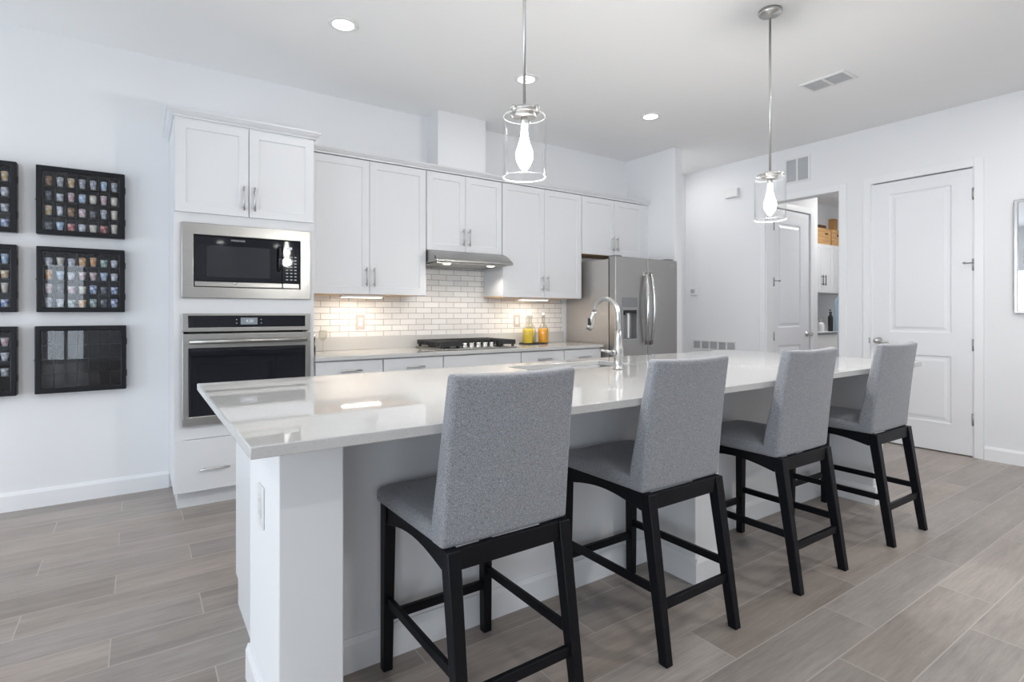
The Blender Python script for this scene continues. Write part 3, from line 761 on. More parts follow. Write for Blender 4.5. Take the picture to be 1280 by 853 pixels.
bm = B(); box(bm, 0.005, 0.09, 0.0855, 0.0995, 0.06, 1.765); box(bm, 0.82, FW-0.005, 0.0855, 0.0995, 0.06, 1.765); obj('gasket', bm, M['dark'], t)
# dispenser
bm = B(); box(bm, 0.094, 0.304, -0.004, -0.0002, 1.280, 1.375); dp = obj('dispenser_display', bm, M['greyplastic'], fd, bevel=0.002, label='dark dispenser control display')
mcav = mat('dispenser_grey', (0.33, 0.335, 0.35), 0.35, 0.4)
bm = B(); ring(bm, 0.088, 0.310, 0.945, 1.278, 0.104, 0.294, 0.968, 1.250, -0.006, -0.0002); box(bm, 0.099, 0.299, 0.070, 0.084, 0.956, 1.267); obj('dispenser_recess', bm, mcav, fd, bevel=0.002)
bm = B(); box(bm, 0.188, 0.210, 0.015, 0.030, 0.975, 1.225); obj('paddle', bm, M['whiteplastic'], fd, bevel=0.002)
bm = B(); box(bm, 0.106, 0.292, 0.005, 0.068, 1.222, 1.249); cyl(bm, (0.15, 0.03, 0), 0.012, 1.20, 1.222, 'z', 12); obj('nozzle_hood', bm, M['blackplastic'], fd)
bm = B(); box(bm, 0.106, 0.292, -0.004, 0.068, 0.957, 0.968); obj('drip_tray', bm, M['greyplastic'], fd)
def fr_handle(door, x, bow):
    bm = B(); pts = []
    for k in range(17):
        s = k/16; z = 0.905+0.72*s; a = math.sin(PI*s)
        pts.append((x+bow*a*0.012, -0.022-0.042*a, z))
    tube(bm, pts, [0.014+0.008*math.sin(PI*k/16) for k in range(17)], 16)
    for z in (0.915, 1.615): box(bm, x-0.012, x+0.012, -0.028, 0, z-0.02, z+0.02)
    obj('handle', bm, M['handlesteel'], door, label='bowed polished handle')
fr_handle(fd, 0.414, -1.6); fr_handle(fe, 0.486, 0.3)
text(fe, 'FRIGIDAIRE', 0.017, (0.843, -0.0006, 1.722), M['badge']); text(fe, 'GALLERY', 0.011, (0.843, -0.0006, 1.703), M['badge'])

# ================================================================== island
IX0, IX1, IY0, IY1 = 0.2126, 4.10, 1.377, 2.7514
t = thing('kitchen_island', 'long white kitchen island base with square end columns', 'kitchen island', (0, 0, 0))
CX = [(0.310, 0.485), (2.072, 2.245), (3.860, 4.000)]
outline = [(0.310, 1.557)]
pl = [(0.310,1.557),(0.485,1.557),(0.485,1.848),(2.072,1.848),(2.072,1.557),(2.245,1.557),(2.245,1.848),(3.860,1.848),(3.860,1.557),(4.000,1.557),(4.000,2.010),(0.310,2.010)]
bm = B(); prism(bm, pl, 'z', 0, 0.8838); obj('knee_wall', bm, M['wall'], t, bevel=0.004)
# cove trim under the counter on the first column, baseboards
bm = B()
def bb_run(bm, p, q, nx, ny, h=0.115, d=0.014):
    """baseboard from p to q on a face with outward normal (nx,ny)."""
    prof = [(0.0003,0.0002),(d,0.0002),(d,h-0.02),(d*0.45,h),(0.0003,h)]
    A = [bm.verts.new((p[0]+nx*o, p[1]+ny*o, z)) for o, z in prof]; Bv = [bm.verts.new((q[0]+nx*o, q[1]+ny*o, z)) for o, z in prof]
    n = len(prof)
    bm.faces.new(A); bm.faces.new(Bv[::-1])
    for k in range(n): bm.faces.new((A[k], A[(k+1)%n], Bv[(k+1)%n], Bv[k]))
e = 0.014
for p, q, nx, ny in (((0.310,2.010),(0.310,1.557-e),-1,0), ((0.310,1.557),(0.485,1.557),0,-1), ((0.485,1.557-e),(0.485,1.848-e),1,0), ((0.485,1.848),(2.072,1.848),0,-1),
                     ((2.072,1.848-e),(2.072,1.557-e),-1,0), ((2.072,1.557),(2.245,1.557),0,-1), ((2.245,1.557-e),(2.245,1.848-e),1,0), ((2.245,1.848),(3.860,1.848),0,-1),
                     ((3.860,1.848-e),(3.860,1.557-e),-1,0), ((3.860,1.557),(4.000,1.557),0,-1), ((4.000,1.557-e),(4.000,2.010),1,0)):
    bb_run(bm, p, q, nx, ny)
obj('baseboard', bm, M['trim'], t)
bm = B()
for a, b in CX: 
    box(bm, a-0.008, b+0.008, 1.549, 1.5568, 0.862, 0.8838)
obj('column_cap', bm, M['trim'], t)
bm = B()
X0, X1, Y0, Y1 = 0.346, 3.965, 2.0105, 2.600
for x0, x1 in ((X0, X0+0.018), (X1-0.018, X1), (1.68, 1.698), (2.55, 2.568), (1.0, 1.018), (3.25, 3.268)): box(bm, x0, x1, Y0, Y1, 0.105, 0.8838)
box(bm, X0+0.018, X1-0.018, Y0, Y1-0.02, 0.105, 0.123)
box(bm, X0+0.018, X1-0.018, Y1-0.02, Y1, 0.850, 0.8838); box(bm, X0+0.018, X1-0.018, Y1-0.02, Y1, 0.105, 0.125)
box(bm, X0, X0+0.018, Y0, Y1-0.06, 0.0005, 0.105); box(bm, X1-0.018, X1, Y0, Y1-0.06, 0.0005, 0.105); box(bm, X0+0.018, X1-0.018, Y1-0.08, Y1-0.06, 0.0005, 0.105)
obj('cabinet_body', bm, M['cabinet'], t)
edges = [X0+0.002, 1.008, 1.689, 2.1235, 2.559, 3.258, X1-0.002]
for a, b in zip(edges, edges[1:]):
    bm = shaker(b-a-0.003, 0.745); d = obj('door', bm, M['cabinet'], t, bevel=0.0018, smooth=False); d.rotation_euler = (0, 0, PI); d.location = (b-0.0015, Y1+0.0195, 0.112)
    pull(d, 0.04, 0.62, 0.15, True)
t = thing('island_countertop', 'white polished quartz top of the kitchen island', 'countertop', (0, 0, 0))
SX0, SX1, SY0, SY1 = 1.74, 2.47, 2.275, 2.60
bm = B(); slab_hole(bm, IX0, IX1, IY0, IY1, 0.8842, 0.914, SX0, SX1, SY0, SY1); obj('slab', bm, M['quartz'], t, bevel=0.003)
t = thing('sink', 'undermount stainless sink set in the island counter', 'sink', (0, 0, 0))
bm = B()
a0, a1, b0, b1, zb, zt = SX0+0.003, SX1-0.003, SY0+0.003, SY1-0.003, 0.70, 0.8840
th = 0.003
box(bm, a0, a1, b0, b0+th, zb, zt); box(bm, a0, a1, b1-th, b1, zb, zt); box(bm, a0, a0+th, b0+th, b1-th, zb, zt); box(bm, a1-th, a1, b0+th, b1-th, zb, zt); box(bm, a0+th, a1-th, b0+th, b1-th, zb, zb+th)
obj('bowl', bm, M['steel'], t)
bm = B(); lathe(bm, [(0, zb+0.0032), (0.045, zb+0.0032), (0.045, zb+0.006), (0.035, zb+0.004), (0, zb+0.0045)], ((SX0+SX1)/2, (SY0+SY1)/2, 0), 24); obj('drain', bm, M['chrome'], t)
# faucet
t = thing('kitchen_faucet', 'brushed nickel gooseneck faucet with pull-down spray on the island', 'faucet', (2.168, 2.130, 0.9142))
bm = B(); lathe(bm, [(0,0),(0.028,0),(0.028,0.008),(0.0235,0.012),(0.0235,0.065),(0.0265,0.070),(0.0265,0.118),(0.022,0.124),(0.0195,0.175),(0.0145,0.215),(0,0.216)], n=28); obj('base', bm, M['nickel'], t)
bm = B(); pts = [(0,0,0.20),(0,0,0.28)]; R_ = 0.098
for k in range(0, 15): a = PI*(k/14)*0.90; pts.append((0, R_-R_*math.cos(a), 0.29+R_*math.sin(a)))
tube(bm, pts, 0.0125, 14); obj('neck', bm, M['nickel'], t)
ex = Vector(pts[-1]); dr = (Vector(pts[-1])-Vector(pts[-2])).normalized()
bm = B(); q = [ex+dr*s for s in (0.001, 0.03, 0.04, 0.095, 0.115)]; tube(bm, q, [0.0140, 0.0150, 0.0165, 0.0205, 0.0215], 18); sh = obj('spray_head', bm, M['nickel'], t)
bm = B(); c_ = ex+dr*0.058; box(bm, c_.x-0.022, c_.x-0.008, c_.y-0.009, c_.y+0.009, c_.z-0.030, c_.z+0.012); obj('spray_button', bm, M['blackplastic'], sh, bevel=0.003, label='black spray button')
bm = B(); cyl(bm, (0, 0, 0.094), 0.016, -0.045, -0.025, 'x', 18); tube(bm, [(-0.043,0,0.094),(-0.075,0.002,0.100),(-0.130,0.004,0.112)], [0.013,0.008,0.0065], 12); obj('lever', bm, M['nickel'], t)
# outlet on the island end
outlet((0.3097, 1.79, 0.64), -PI/2, 0.078, 0.125, M['whiteplastic'], 'white outlet plate on the end column of the island')

# ================================================================== stools
def stool():
    t = thing('counter_stool', 'counter stool', 'stool')
    oy = -1.53
    # seat cushion
    bm = B(); nx, ny = 12, 14
    zt = [[None]*(ny+1) for _ in range(nx+1)]; zb = [[None]*(ny+1) for _ in range(nx+1)]
    for i in range(nx+1):
        for j in range(ny+1):
            u = -1+2*i/nx; s = j/ny
            y = 1.345+(1.828-1.345)*s; hw = 0.2225+0.006*s
            crown = 0.016*(1-u**4)*(1-(2*s-1)**6)
            zt[i][j] = bm.verts.new((u*hw, y+oy, 0.622+crown)); zb[i][j] = bm.verts.new((u*hw, y+oy, 0.573))
    for i in range(nx):
        for j in range(ny):
            bm.faces.new((zt[i][j], zt[i+1][j], zt[i+1][j+1], zt[i][j+1])); bm.faces.new((zb[i][j], zb[i][j+1], zb[i+1][j+1], zb[i+1][j]))
    for i in range(nx):
        for j in (0, ny): bm.faces.new((zb[i][j], zb[i+1][j], zt[i+1][j], zt[i][j]))
    for j in range(ny):
        for i in (0, nx): bm.faces.new((zb[i][j], zb[i][j+1], zt[i][j+1], zt[i][j]))
    obj('seat', bm, M['fabric'], t, bevel=0.016, seg=4)
    # backrest: wedge profile, slightly curved in plan
    bm = B(); nx = 14
    prof = [(1.343,0.573),(1.331,0.70),(1.312,0.88),(1.287,1.056),(1.330,1.062),(1.356,0.93),(1.386,0.78),(1.412,0.65),(1.418,0.573)]
    rows = []
    for i in range(nx+1):
        u = -1+2*i/nx; row = []
        for y, z in prof:
            f = (z-0.573)/(1.056-0.573); hw = 0.2235-0.008*f
            row.append(bm.verts.new((u*hw, y+oy-0.018*(1-u*u)*(0.25+0.75*f), z-0.006*(1-u*u)*f)))
        rows.append(row)
    n = len(prof)
    for a, b in zip(rows, rows[1:]):
        for k in range(n): bm.faces.new((a[k], a[(k+1)%n], b[(k+1)%n], b[k]))
    bm.faces.new(rows[0]); bm.faces.new(rows[-1][::-1])
    obj('backrest', bm, M['fabric'], t, bevel=0.013, seg=4)
    lx0, lx1 = 0.2005, 0.196
    for sx in (-1, 1):
        bm = B(); frustum(bm, (sx*lx0, 1.258+oy, 0.0), (0.033, 0.036), (sx*lx1, 1.344+oy, 0.5725), (0.042, 0.046)); obj('leg', bm, M['blackwood'], t, bevel=0.003)
    for sx in (-1, 1):
        bm = B(); frustum(bm, (sx*lx0, 1.797+oy, 0.0), (0.033, 0.034), (sx*lx1, 1.792+oy, 0.5725), (0.042, 0.042)); obj('leg', bm, M['blackwood'], t, bevel=0.003)
    bm = B()
    box(bm, -0.176, 0.176, 1.325+oy, 1.345+oy, 0.515, 0.573); box(bm, -0.176, 0.176, 1.787+oy, 1.807+oy, 0.515, 0.573)
    for sx in (-1, 1):
        pts = [(1.365+oy, 0.573), (1.771+oy, 0.573)]
        for k in range(11):
            s = k/10; pts.append((1.771-0.406*s+oy, 0.506+0.030*math.sin(PI*s)))
        prism(bm, pts, 'x', sx*0.200-0.010, sx*0.200+0.010)
    obj('apron', bm, M['blackwood'], t, bevel=0.002)
    def by(z): return 1.258+(1.344-1.258)*z/0.577
    bm = B(); box(bm, -0.182, 0.182, by(0.19)-0.009+oy, by(0.19)+0.009+oy, 0.174, 0.206); obj('stretcher', bm, M['blackwood'], t, bevel=0.002)
    bm = B(); box(bm, -0.182, 0.182, 1.787+oy, 1.805+oy, 0.166, 0.198); obj('stretcher', bm, M['blackwood'], t, bevel=0.002)
    for sx in (-1, 1):
        bm = B(); box(bm, sx*0.199-0.008, sx*0.199+0.008, by(0.24)+0.019+oy, 1.778+oy, 0.226, 0.256); obj('stretcher', bm, M['blackwood'], t, bevel=0.002)
    return t
G = 'grey upholstered counter stools at the island'
s0 = stool()
ST = [(0.9055, 1.522, 0.004, 'grey upholstered counter stool closest to the camera, black wooden legs'),
      (1.713, 1.530, 0.0, 'grey upholstered counter stool second along from the nearest one'),
      (2.572, 1.520, -0.004, 'grey upholstered counter stool third along, just past the middle column'),
      (3.457, 1.496, -0.012, 'grey upholstered counter stool in front of the closed white door')]
for k, (x, y, a, lab) in enumerate(ST):
    o = s0 if k == 0 else copy_tree(s0)
    o.location = (x, y, 0); o.rotation_euler = (0, 0, a); tag(o, lab, 'stool', G)

# ================================================================== lamps
def pendant():
    t = thing('pendant_lamp', 'pendant lamp', 'pendant lamp')
    bm = B(); lathe(bm, [(0, 2.9995), (0.062, 2.9995), (0.062, 2.980), (0.058, 2.975), (0.012, 2.974), (0.010, 2.955), (0, 2.955)], n=32); obj('canopy', bm, M['nickel'], t)
    bm = B(); cyl(bm, (0,0,0), 0.0065, 2.058, 2.956, 'z', 14); obj('rod', bm, M['nickel'], t)
    bm = B(); lathe(bm, [(0, 2.058), (0.010, 2.058), (0.012, 2.046), (0.056, 2.045), (0.059, 2.042), (0.059, 2.028), (0.047, 2.026), (0.047, 2.013), (0.045, 2.011), (0, 2.011)], n=32); cap = obj('cap', bm, M['nickel'], t)
    for k in range(4):
        a = 2*PI*k/4+0.25
        bm = B(); c = (0.066*math.cos(a), 0.066*math.sin(a), 2.036); lathe(bm, [(0,-0.010),(0.007,-0.008),(0.010,0),(0.007,0.008),(0,0.010)], c, 12); obj('thumb_screw', bm, M['nickel'], cap)
    R = 0.086; q = 0.003
    prof = [(0.047, 2.025), (0.074, 2.025), (0.081, 2.022), (R, 2.012), (R, 1.770), (R-q, 1.770), (R-q, 2.010), (0.079, 2.019), (0.073, 2.022), (0.047, 2.022), (0.047, 2.025)]
    bm = B(); lathe(bm, prof, n=48); obj('glass_shade', bm, M['lampglass'], t, label='clear glass cylinder shade')
    for z, r in ((1.7705, 0.0845), (2.0135, 0.0835)):  # rings added to draw the bright rims of the clear shade
        bm = B(); pts = [(r*math.cos(2*PI*k/48), r*math.sin(2*PI*k/48), z) for k in range(49)]; tube(bm, pts, 0.0017, 8, False)
        obj('rim_glint', bm, M['rimglint'], t, label='whitish ring painting the glint of the glass rim')
    bm = B(); lathe(bm, [(0, 2.0105), (0.015, 2.0105), (0.016, 1.985), (0.013, 1.982), (0, 1.982)], n=20); obj('socket', bm, M['nickel'], t)
    bm = B(); lathe(bm, [(0, 1.9815), (0.0125, 1.9815), (0.013, 1.955), (0.015, 1.935), (0.021, 1.908), (0.031, 1.880), (0.0345, 1.860), (0.032, 1.838), (0.021, 1.815), (0.011, 1.802), (0.004, 1.796), (0, 1.795)], n=24); obj('bulb', bm, M['bulb'], t, label='glowing clear bulb')
    return t
P0 = pendant()
for k, (x, lab) in enumerate(((1.282, 'clear glass cylinder pendant lamp hanging in front of the white wall cabinets'), (3.06, 'clear glass cylinder pendant lamp in front of the hallway opening'))):
    o = P0 if k == 0 else copy_tree(P0)
    o.location = (x, 1.78, 0); tag(o, lab, 'pendant lamp', 'glass pendants over the island')
    l = D.lights.new('pendant_glow', 'POINT'); l.energy = PL; l.shadow_soft_size = 0.035; l.color = (1.0, 0.97, 0.93)
    lo = D.objects.new('pendant_glow', l); C.objects.link(lo); lo.parent = o; lo.location = (0, 0, 1.755)
def downlight():
    t = thing('recessed_downlight', 'downlight', 'ceiling light')
    bm = B(); lathe(bm, [(0.062, 2.9998), (0.092, 2.9998), (0.092, 2.996), (0.088, 2.993), (0.066, 2.991), (0.062, 2.994), (0.062, 2.9998)], n=36); obj('trim_ring', bm, M['whiteplastic'], t)
    bm = B(); lathe(bm, [(0, 2.9995), (0.0615, 2.9995), (0.0615, 2.993), (0, 2.9925)], n=32); obj('lens', bm, M['lens'], t, label='glowing lens')
    return t
L0 = downlight()
DL = [(1.039, 3.347, KL, 'round lit ceiling downlight nearest the oven cabinet'), (2.427, 3.347, KL, 'middle lit ceiling downlight, seen behind the near pendant rod'),
      (3.815, 3.347, KL, 'round lit ceiling downlight nearest the refrigerator'),
      (1.70, -7.6, KL, 'lit ceiling downlight far behind, reflected in microwave door left half'), (3.02, -7.6, KL, 'lit ceiling downlight far behind, reflected in microwave door right half'),
      (4.50, 0.45, 18, 'added unseen fill downlight, out of frame before the wall mirror'), (3.10, -0.20, 20, 'added unseen fill downlight, out of frame behind the stools'),  # unseen downlights from here on, added to brighten walls and floor
      (1.00, -0.60, 13, 'added unseen fill downlight, out of frame above the camera'), (-1.60, 1.60, 13, 'added unseen fill downlight, out of frame before the display cases'),
      (5.15, 4.25, 3.2, 'added unseen fill downlight, hidden behind the wall beside the refrigerator')]
for k, (x, y, e, lab) in enumerate(DL):
    o = L0 if k == 0 else copy_tree(L0)
    o.location = (x, y, 0); tag(o, lab, 'ceiling light', 'recessed ceiling downlights')
    l = D.lights.new('downlight_glow', 'AREA'); l.shape = 'DISK'; l.size = 0.11; l.energy = e; l.color = (1.0, 0.98, 0.95)
    lo = D.objects.new('downlight_glow', l); C.objects.link(lo); lo.parent = o; lo.location = (0, 0, 2.9915)

# ================================================================== grilles and small wall things
def grille(name, label, cells, axis, plane, mfr=None, slat_dir='z', n=9):
    """cells: list of (a0,a1,b0,b1); axis 'z': ceiling (a=x,b=y); 'x': right wall (a=y,b=z)."""
    t = thing(name, label, 'vent', (0,0,0))
    a0 = min(c[0] for c in cells)-0.02; a1 = max(c[1] for c in cells)+0.02; b0 = min(c[2] for c in cells)-0.02; b1 = max(c[3] for c in cells)+0.02
    def bx(bm, p0, p1, q0, q1, d0, d1):
        if axis == 'z': box(bm, p0, p1, q0, q1, plane-d1, plane-d0)
        else: box(bm, plane-d1, plane-d0, p0, p1, q0, q1)
    bm = B()
    if axis == 'x': wall_slab(bm, 'x', plane-0.010, plane-0.0003, a0, a1, b0, b1, cells)
    else:
        As = sorted({a0, a1, *[c[0] for c in cells], *[c[1] for c in cells]}); Bs = sorted({b0, b1, *[c[2] for c in cells], *[c[3] for c in cells]})
        for i in range(len(As)-1):
            for j in range(len(Bs)-1):
                ca, cb = (As[i]+As[i+1])/2, (Bs[j]+Bs[j+1])/2
                if not any(c[0] < ca < c[1] and c[2] < cb < c[3] for c in cells): bx(bm, As[i], As[i+1], Bs[j], Bs[j+1], 0.0003, 0.010)
    obj('frame', bm, M['whiteplastic'], t)
    for c in cells:
        bm = B(); bx(bm, c[0], c[1], c[2], c[3], 0.0004, 0.0015)
        for k in range(n):
            if slat_dir == 'b':
                p = c[2]+(c[3]-c[2])*(k+0.25)/n; bx(bm, c[0], c[1], p, p+(c[3]-c[2])/n*0.5, 0.0016, 0.008)
            else:
                p = c[0]+(c[1]-c[0])*(k+0.25)/n; bx(bm, p, p+(c[1]-c[0])/n*0.5, c[2], c[3], 0.0016, 0.008)
        obj('louvre_panel', bm, M['grille'], t, label='grey louvred panel')
    return t
grille('ceiling_vent', 'white rectangular ceiling vent with two grey louvred panels', [(4.265, 4.445, 1.925, 2.060), (4.265, 4.445, 2.080, 2.215)], 'z', H, slat_dir='a')
grille('wall_vent', 'square two-panel grey vent high on wall above the hallway opening', [(2.958, 3.065, 2.635, 2.870), (3.085, 3.192, 2.635, 2.870)], 'x', XR, slat_dir='b', n=14)
grille('return_vent', 'low white five-panel vent on wall past the island end', [(3.812+k*0.119, 3.912+k*0.119, 0.780, 0.868) for k in range(5)], 'x', XR, slat_dir='b', n=8)
t = thing('door_chime', 'white rectangular door chime box high on the right wall', 'door chime', (XR, 3.836, 2.635))
bm = B(); box(bm, -0.045, -0.0003, -0.085, 0.085, -0.052, 0.052); obj('cover', bm, M['whiteplastic'], t, bevel=0.006)
bm = B(); box(bm, -0.052, -0.0455, -0.080, 0.055, -0.045, 0.045); obj('faceplate', bm, M['whiteplastic'], t, bevel=0.003)
t = thing('thermostat', 'small white thermostat on wall behind the refrigerator wall', 'thermostat', (XR, 4.386, 1.493))
bm = B(); box(bm, -0.022, -0.0003, -0.055, 0.055, -0.046, 0.046); obj('case', bm, M['whiteplastic'], t, bevel=0.004)
bm = B(); box(bm, -0.0235, -0.0223, -0.018, 0.036, -0.022, 0.026); obj('display', bm, M['print'], t)
# wall mirror
t = thing('wall_mirror', 'silver framed rectangular wall mirror cut by the photo edge', 'mirror', (XR, 0.955, 1.672))
bm = B(); wall_slab(bm, 'x', -0.030, -0.0003, -0.369, 0.369, -0.454, 0.454, [(-0.345, 0.345, -0.430, 0.430)]); obj('frame', bm, M['hinge'], t, bevel=0.004)
bm = B(); box(bm, -0.016, -0.010, -0.345, 0.345, -0.430, 0.430); obj('glass', bm, M['mirror'], t)

# ================================================================== display cases with shot glasses
CASES = {}
def display_case(x0, x1, z0, z1, label):
    t = thing('display_case', label, 'display case', (x0, 4.519, z0), 0, 'black shot glass display cases')
    w_, h = x1-x0, z1-z0; dp = 0.068; fr = 0.030
    blk = M['caseblack']
    bm = B(); wall_slab(bm, 'y', -dp, -0.0004, 0, w_, 0, h, [(fr, w_-fr, fr, h-fr)]); obj('frame', bm, blk, t, bevel=0.005)
    bm = B(); box(bm, fr+0.0005, w_-fr-0.0005, -0.010, -0.0006, fr+0.0005, h-fr-0.0005); obj('back_panel', bm, M['casefelt'], t)
    iw, ih = w_-2*fr, h-2*fr
    bm = B()
    for r in range(1, 4): box(bm, fr+0.0005, w_-fr-0.0005, -0.056, -0.0105, fr+ih*r/4-0.003, fr+ih*r/4)
    obj('shelf', bm, blk, t)
    bm = B()
    for c in range(1, 7): box(bm, fr+iw*c/7-0.0015, fr+iw*c/7+0.0015, -0.052, -0.0106, fr+0.001, h-fr-0.001)
    obj('divider', bm, blk, t)
    bm = B(); box(bm, fr+0.0005, w_-fr-0.0005, -0.064, -0.061, fr+0.0005, h-fr-0.0005); obj('glass_door', bm, M['caseglass'], t, label='clear glass front')
    bm = B()
    for z in (h*0.25, h*0.75): box(bm, w_+0.0003, w_+0.004, -0.055, -0.03, z-0.02, z+0.02)
    obj('hinge', bm, M['blackplastic'], t)
    bm = B(); cyl(bm, (-0.0003, -0.05, h*0.5), 0.006, -0.006, 0, 'x', 10); obj('latch', bm, M['hinge'], t)
    return (x0+fr, z0+fr, iw, ih)
M['caseblack'] = mat('black_case_wood', (0.006, 0.006, 0.009), 0.35, **{'Specular IOR Level': 0.3})
M['casefelt'] = mat('black_felt', (0.008, 0.008, 0.012), 0.9, **{'Specular IOR Level': 0.1})
a = display_case(-0.524, -0.074, 1.716, 2.146, 'black display case of shot glasses, topmost of the column beside the oven cabinet')
b = display_case(-0.522, -0.074, 1.228, 1.640, 'black display case of shot glasses, middle of the column beside the oven cabinet')
c = display_case(-0.530, -0.066, 0.717, 1.140, 'empty black display case, lowest of the column beside the oven cabinet')
d = display_case(-1.062, -0.612, 1.716, 2.146, 'black display case cut by the left photo edge, topmost of its column')
e_ = display_case(-1.062, -0.612, 1.228, 1.640, 'black display case cut by the left photo edge, middle of its column')
f_ = display_case(-1.062, -0.612, 0.717, 1.140, 'black display case cut by the left photo edge, lowest of its column')
def glass_mat(name, base, c2, kind):
    m = mat(name, base, 0.15); N, L, p = nodes(m); tc = N.new('ShaderNodeTexCoord')
    if kind == 'clear': p.inputs['Roughness'].default_value = 0.08
    n = N.new('ShaderNodeTexNoise'); n.inputs['Scale'].default_value = 55; n.inputs['Detail'].default_value = 1; L.new(tc.outputs['Object'], n.inputs['Vector'])
    L.new(ramp(N, L, n.outputs[0], [(0.47, base), (0.53, c2)]), p.inputs['Base Color']); return m
CUPS = {
 'white': glass_mat('white_ceramic', (0.66,0.66,0.66), (0.40,0.42,0.50), ''), 'clear': glass_mat('clear_shot_glass', (0.30,0.32,0.35), (0.62,0.63,0.65), 'clear'),
 'smoky': glass_mat('smoky_shot_glass', (0.06,0.065,0.08), (0.16,0.17,0.19), 'clear'), 'gold-printed': glass_mat('gold_shot_glass', (0.55,0.36,0.14), (0.72,0.66,0.55), ''),
 'brown': glass_mat('brown_shot_glass', (0.20,0.10,0.05), (0.40,0.26,0.16), ''), 'red': glass_mat('red_shot_glass', (0.34,0.03,0.03), (0.55,0.30,0.28), ''),
 'pale blue': glass_mat('pale_blue_shot_glass', (0.30,0.45,0.62), (0.62,0.68,0.74), ''), 'blue-printed': glass_mat('blue_shot_glass', (0.10,0.18,0.42), (0.60,0.62,0.66), ''),
 'pink-printed': glass_mat('pink_shot_glass', (0.52,0.32,0.34), (0.66,0.62,0.62), ''), 'orange': glass_mat('orange_shot_glass', (0.62,0.26,0.08), (0.62,0.50,0.30), ''),
 'green-printed': glass_mat('green_shot_glass', (0.14,0.28,0.24), (0.55,0.58,0.54), ''), 'cream': glass_mat('cream_shot_glass', (0.60,0.54,0.42), (0.70,0.68,0.62), ''),
}
SHAPES = []
for (rb, rt, hh, bulge) in ((0.014, 0.019, 0.060, 0), (0.0165, 0.0215, 0.048, 0), (0.013, 0.022, 0.052, 0), (0.015, 0.019, 0.056, 0.003)):
    q = 0.0022
    out = [(0, 0), (rb, 0)] + [(rb+(rt-rb)*s+bulge*math.sin(PI*s), hh*s) for s in (0.25, 0.5, 0.75, 1.0)]
    inn = [(r-q, z) for r, z in out[:1:-1]] + [(rb-q, 0.010), (0, 0.010)]
    SHAPES.append(out+inn)
CUPMESH = {}
def cup(name, shape, colour, loc):
    k = (shape, colour)
    if k not in CUPMESH:
        bm = B(); lathe(bm, SHAPES[shape], n=20)
        bmesh.ops.recalc_face_normals(bm, faces=bm.faces[:])
        me = D.meshes.new('shot_glass'); bm.to_mesh(me); bm.free(); me.materials.append(CUPS[colour]); CUPMESH[k] = me
    o = D.objects.new(name, CUPMESH[k]); C.objects.link(o); o.location = loc; return o
ORD = ['first', 'second', 'third', 'fourth', 'fifth', 'sixth', 'seventh']; ROWN = ['top', 'second', 'third', 'bottom']
A_ROWS = [[('brown',0),('clear',0),('gold-printed',0),('clear',0),('clear',0),('pale blue',0),('clear',0)],
          [('smoky',0),('clear',1),('pink-printed',0),('pale blue',3),('cream',3),('pink-printed',0),('cream',3)],
          [('gold-printed',0),('white',0),('brown',3),('pink-printed',3),('smoky',1),('clear',0),('cream',0)],
          [('smoky',1),('pale blue',2),('red',1),('white',1),('cream',1),('red',1),('cream',0)]]
B_ROWS = [[('white',1),('cream',2),('white',1),('orange',3),('orange',0),('green-printed',1),('white',1)],
          [('orange',0),('pale blue',2),('white',1),('pink-printed',2),('pink-printed',2),('pale blue',2),('white',1)],
          [('pink-printed',0),('smoky',0),('pink-printed',1),('cream',1),('blue-printed',3),('smoky',1),('blue-printed',1)],
          [('clear',0),('white',2),('green-printed',1),('orange',1),('green-printed',3),('smoky',3),('blue-printed',3)]]
def fill(case, rows, where, group):
    cx, cz, iw, ih = case
    for r, row in enumerate(rows):
        for k, (colr, shp) in enumerate(row):
            z = cz+ih*(3-r)/4+0.0004
            cup('shot_glass', shp, colr, (cx+iw*(k+0.5)/7, 4.484, z)).update_tag()
            o = C.objects[-1]
            tag(o, '%s shot glass, %s on the %s shelf, %s' % (colr, ORD[k], ROWN[r], where), 'shot glass', group)
fill(a, A_ROWS, 'topmost case beside oven cabinet', 'shot glasses in the display cases')
fill(b, B_ROWS, 'middle case beside oven cabinet', 'shot glasses in the display cases')
def fill_col(case, cols, where):
    cx, cz, iw, ih = case
    for r, (colr, shp) in enumerate(cols):
        if colr is None: continue
        o = cup('shot_glass', shp, colr, (cx+iw*6.5/7, 4.484, cz+ih*(3-r)/4+0.0004))
        tag(o, '%s shot glass on the %s shelf of the %s at the photo edge' % (colr, ROWN[r], where), 'shot glass', 'shot glasses in the display cases')
fill_col(d, [('gold-printed',0),('white',3),('clear',1),('blue-printed',1)], 'upper case')
fill_col(e_, [('pale blue',0),('gold-printed',1),('cream',0),('blue-printed',1)], 'middle case')
fill_col(f_, [('pink-printed',2),('white',2),('clear',1),(None,0)], 'lowest case')

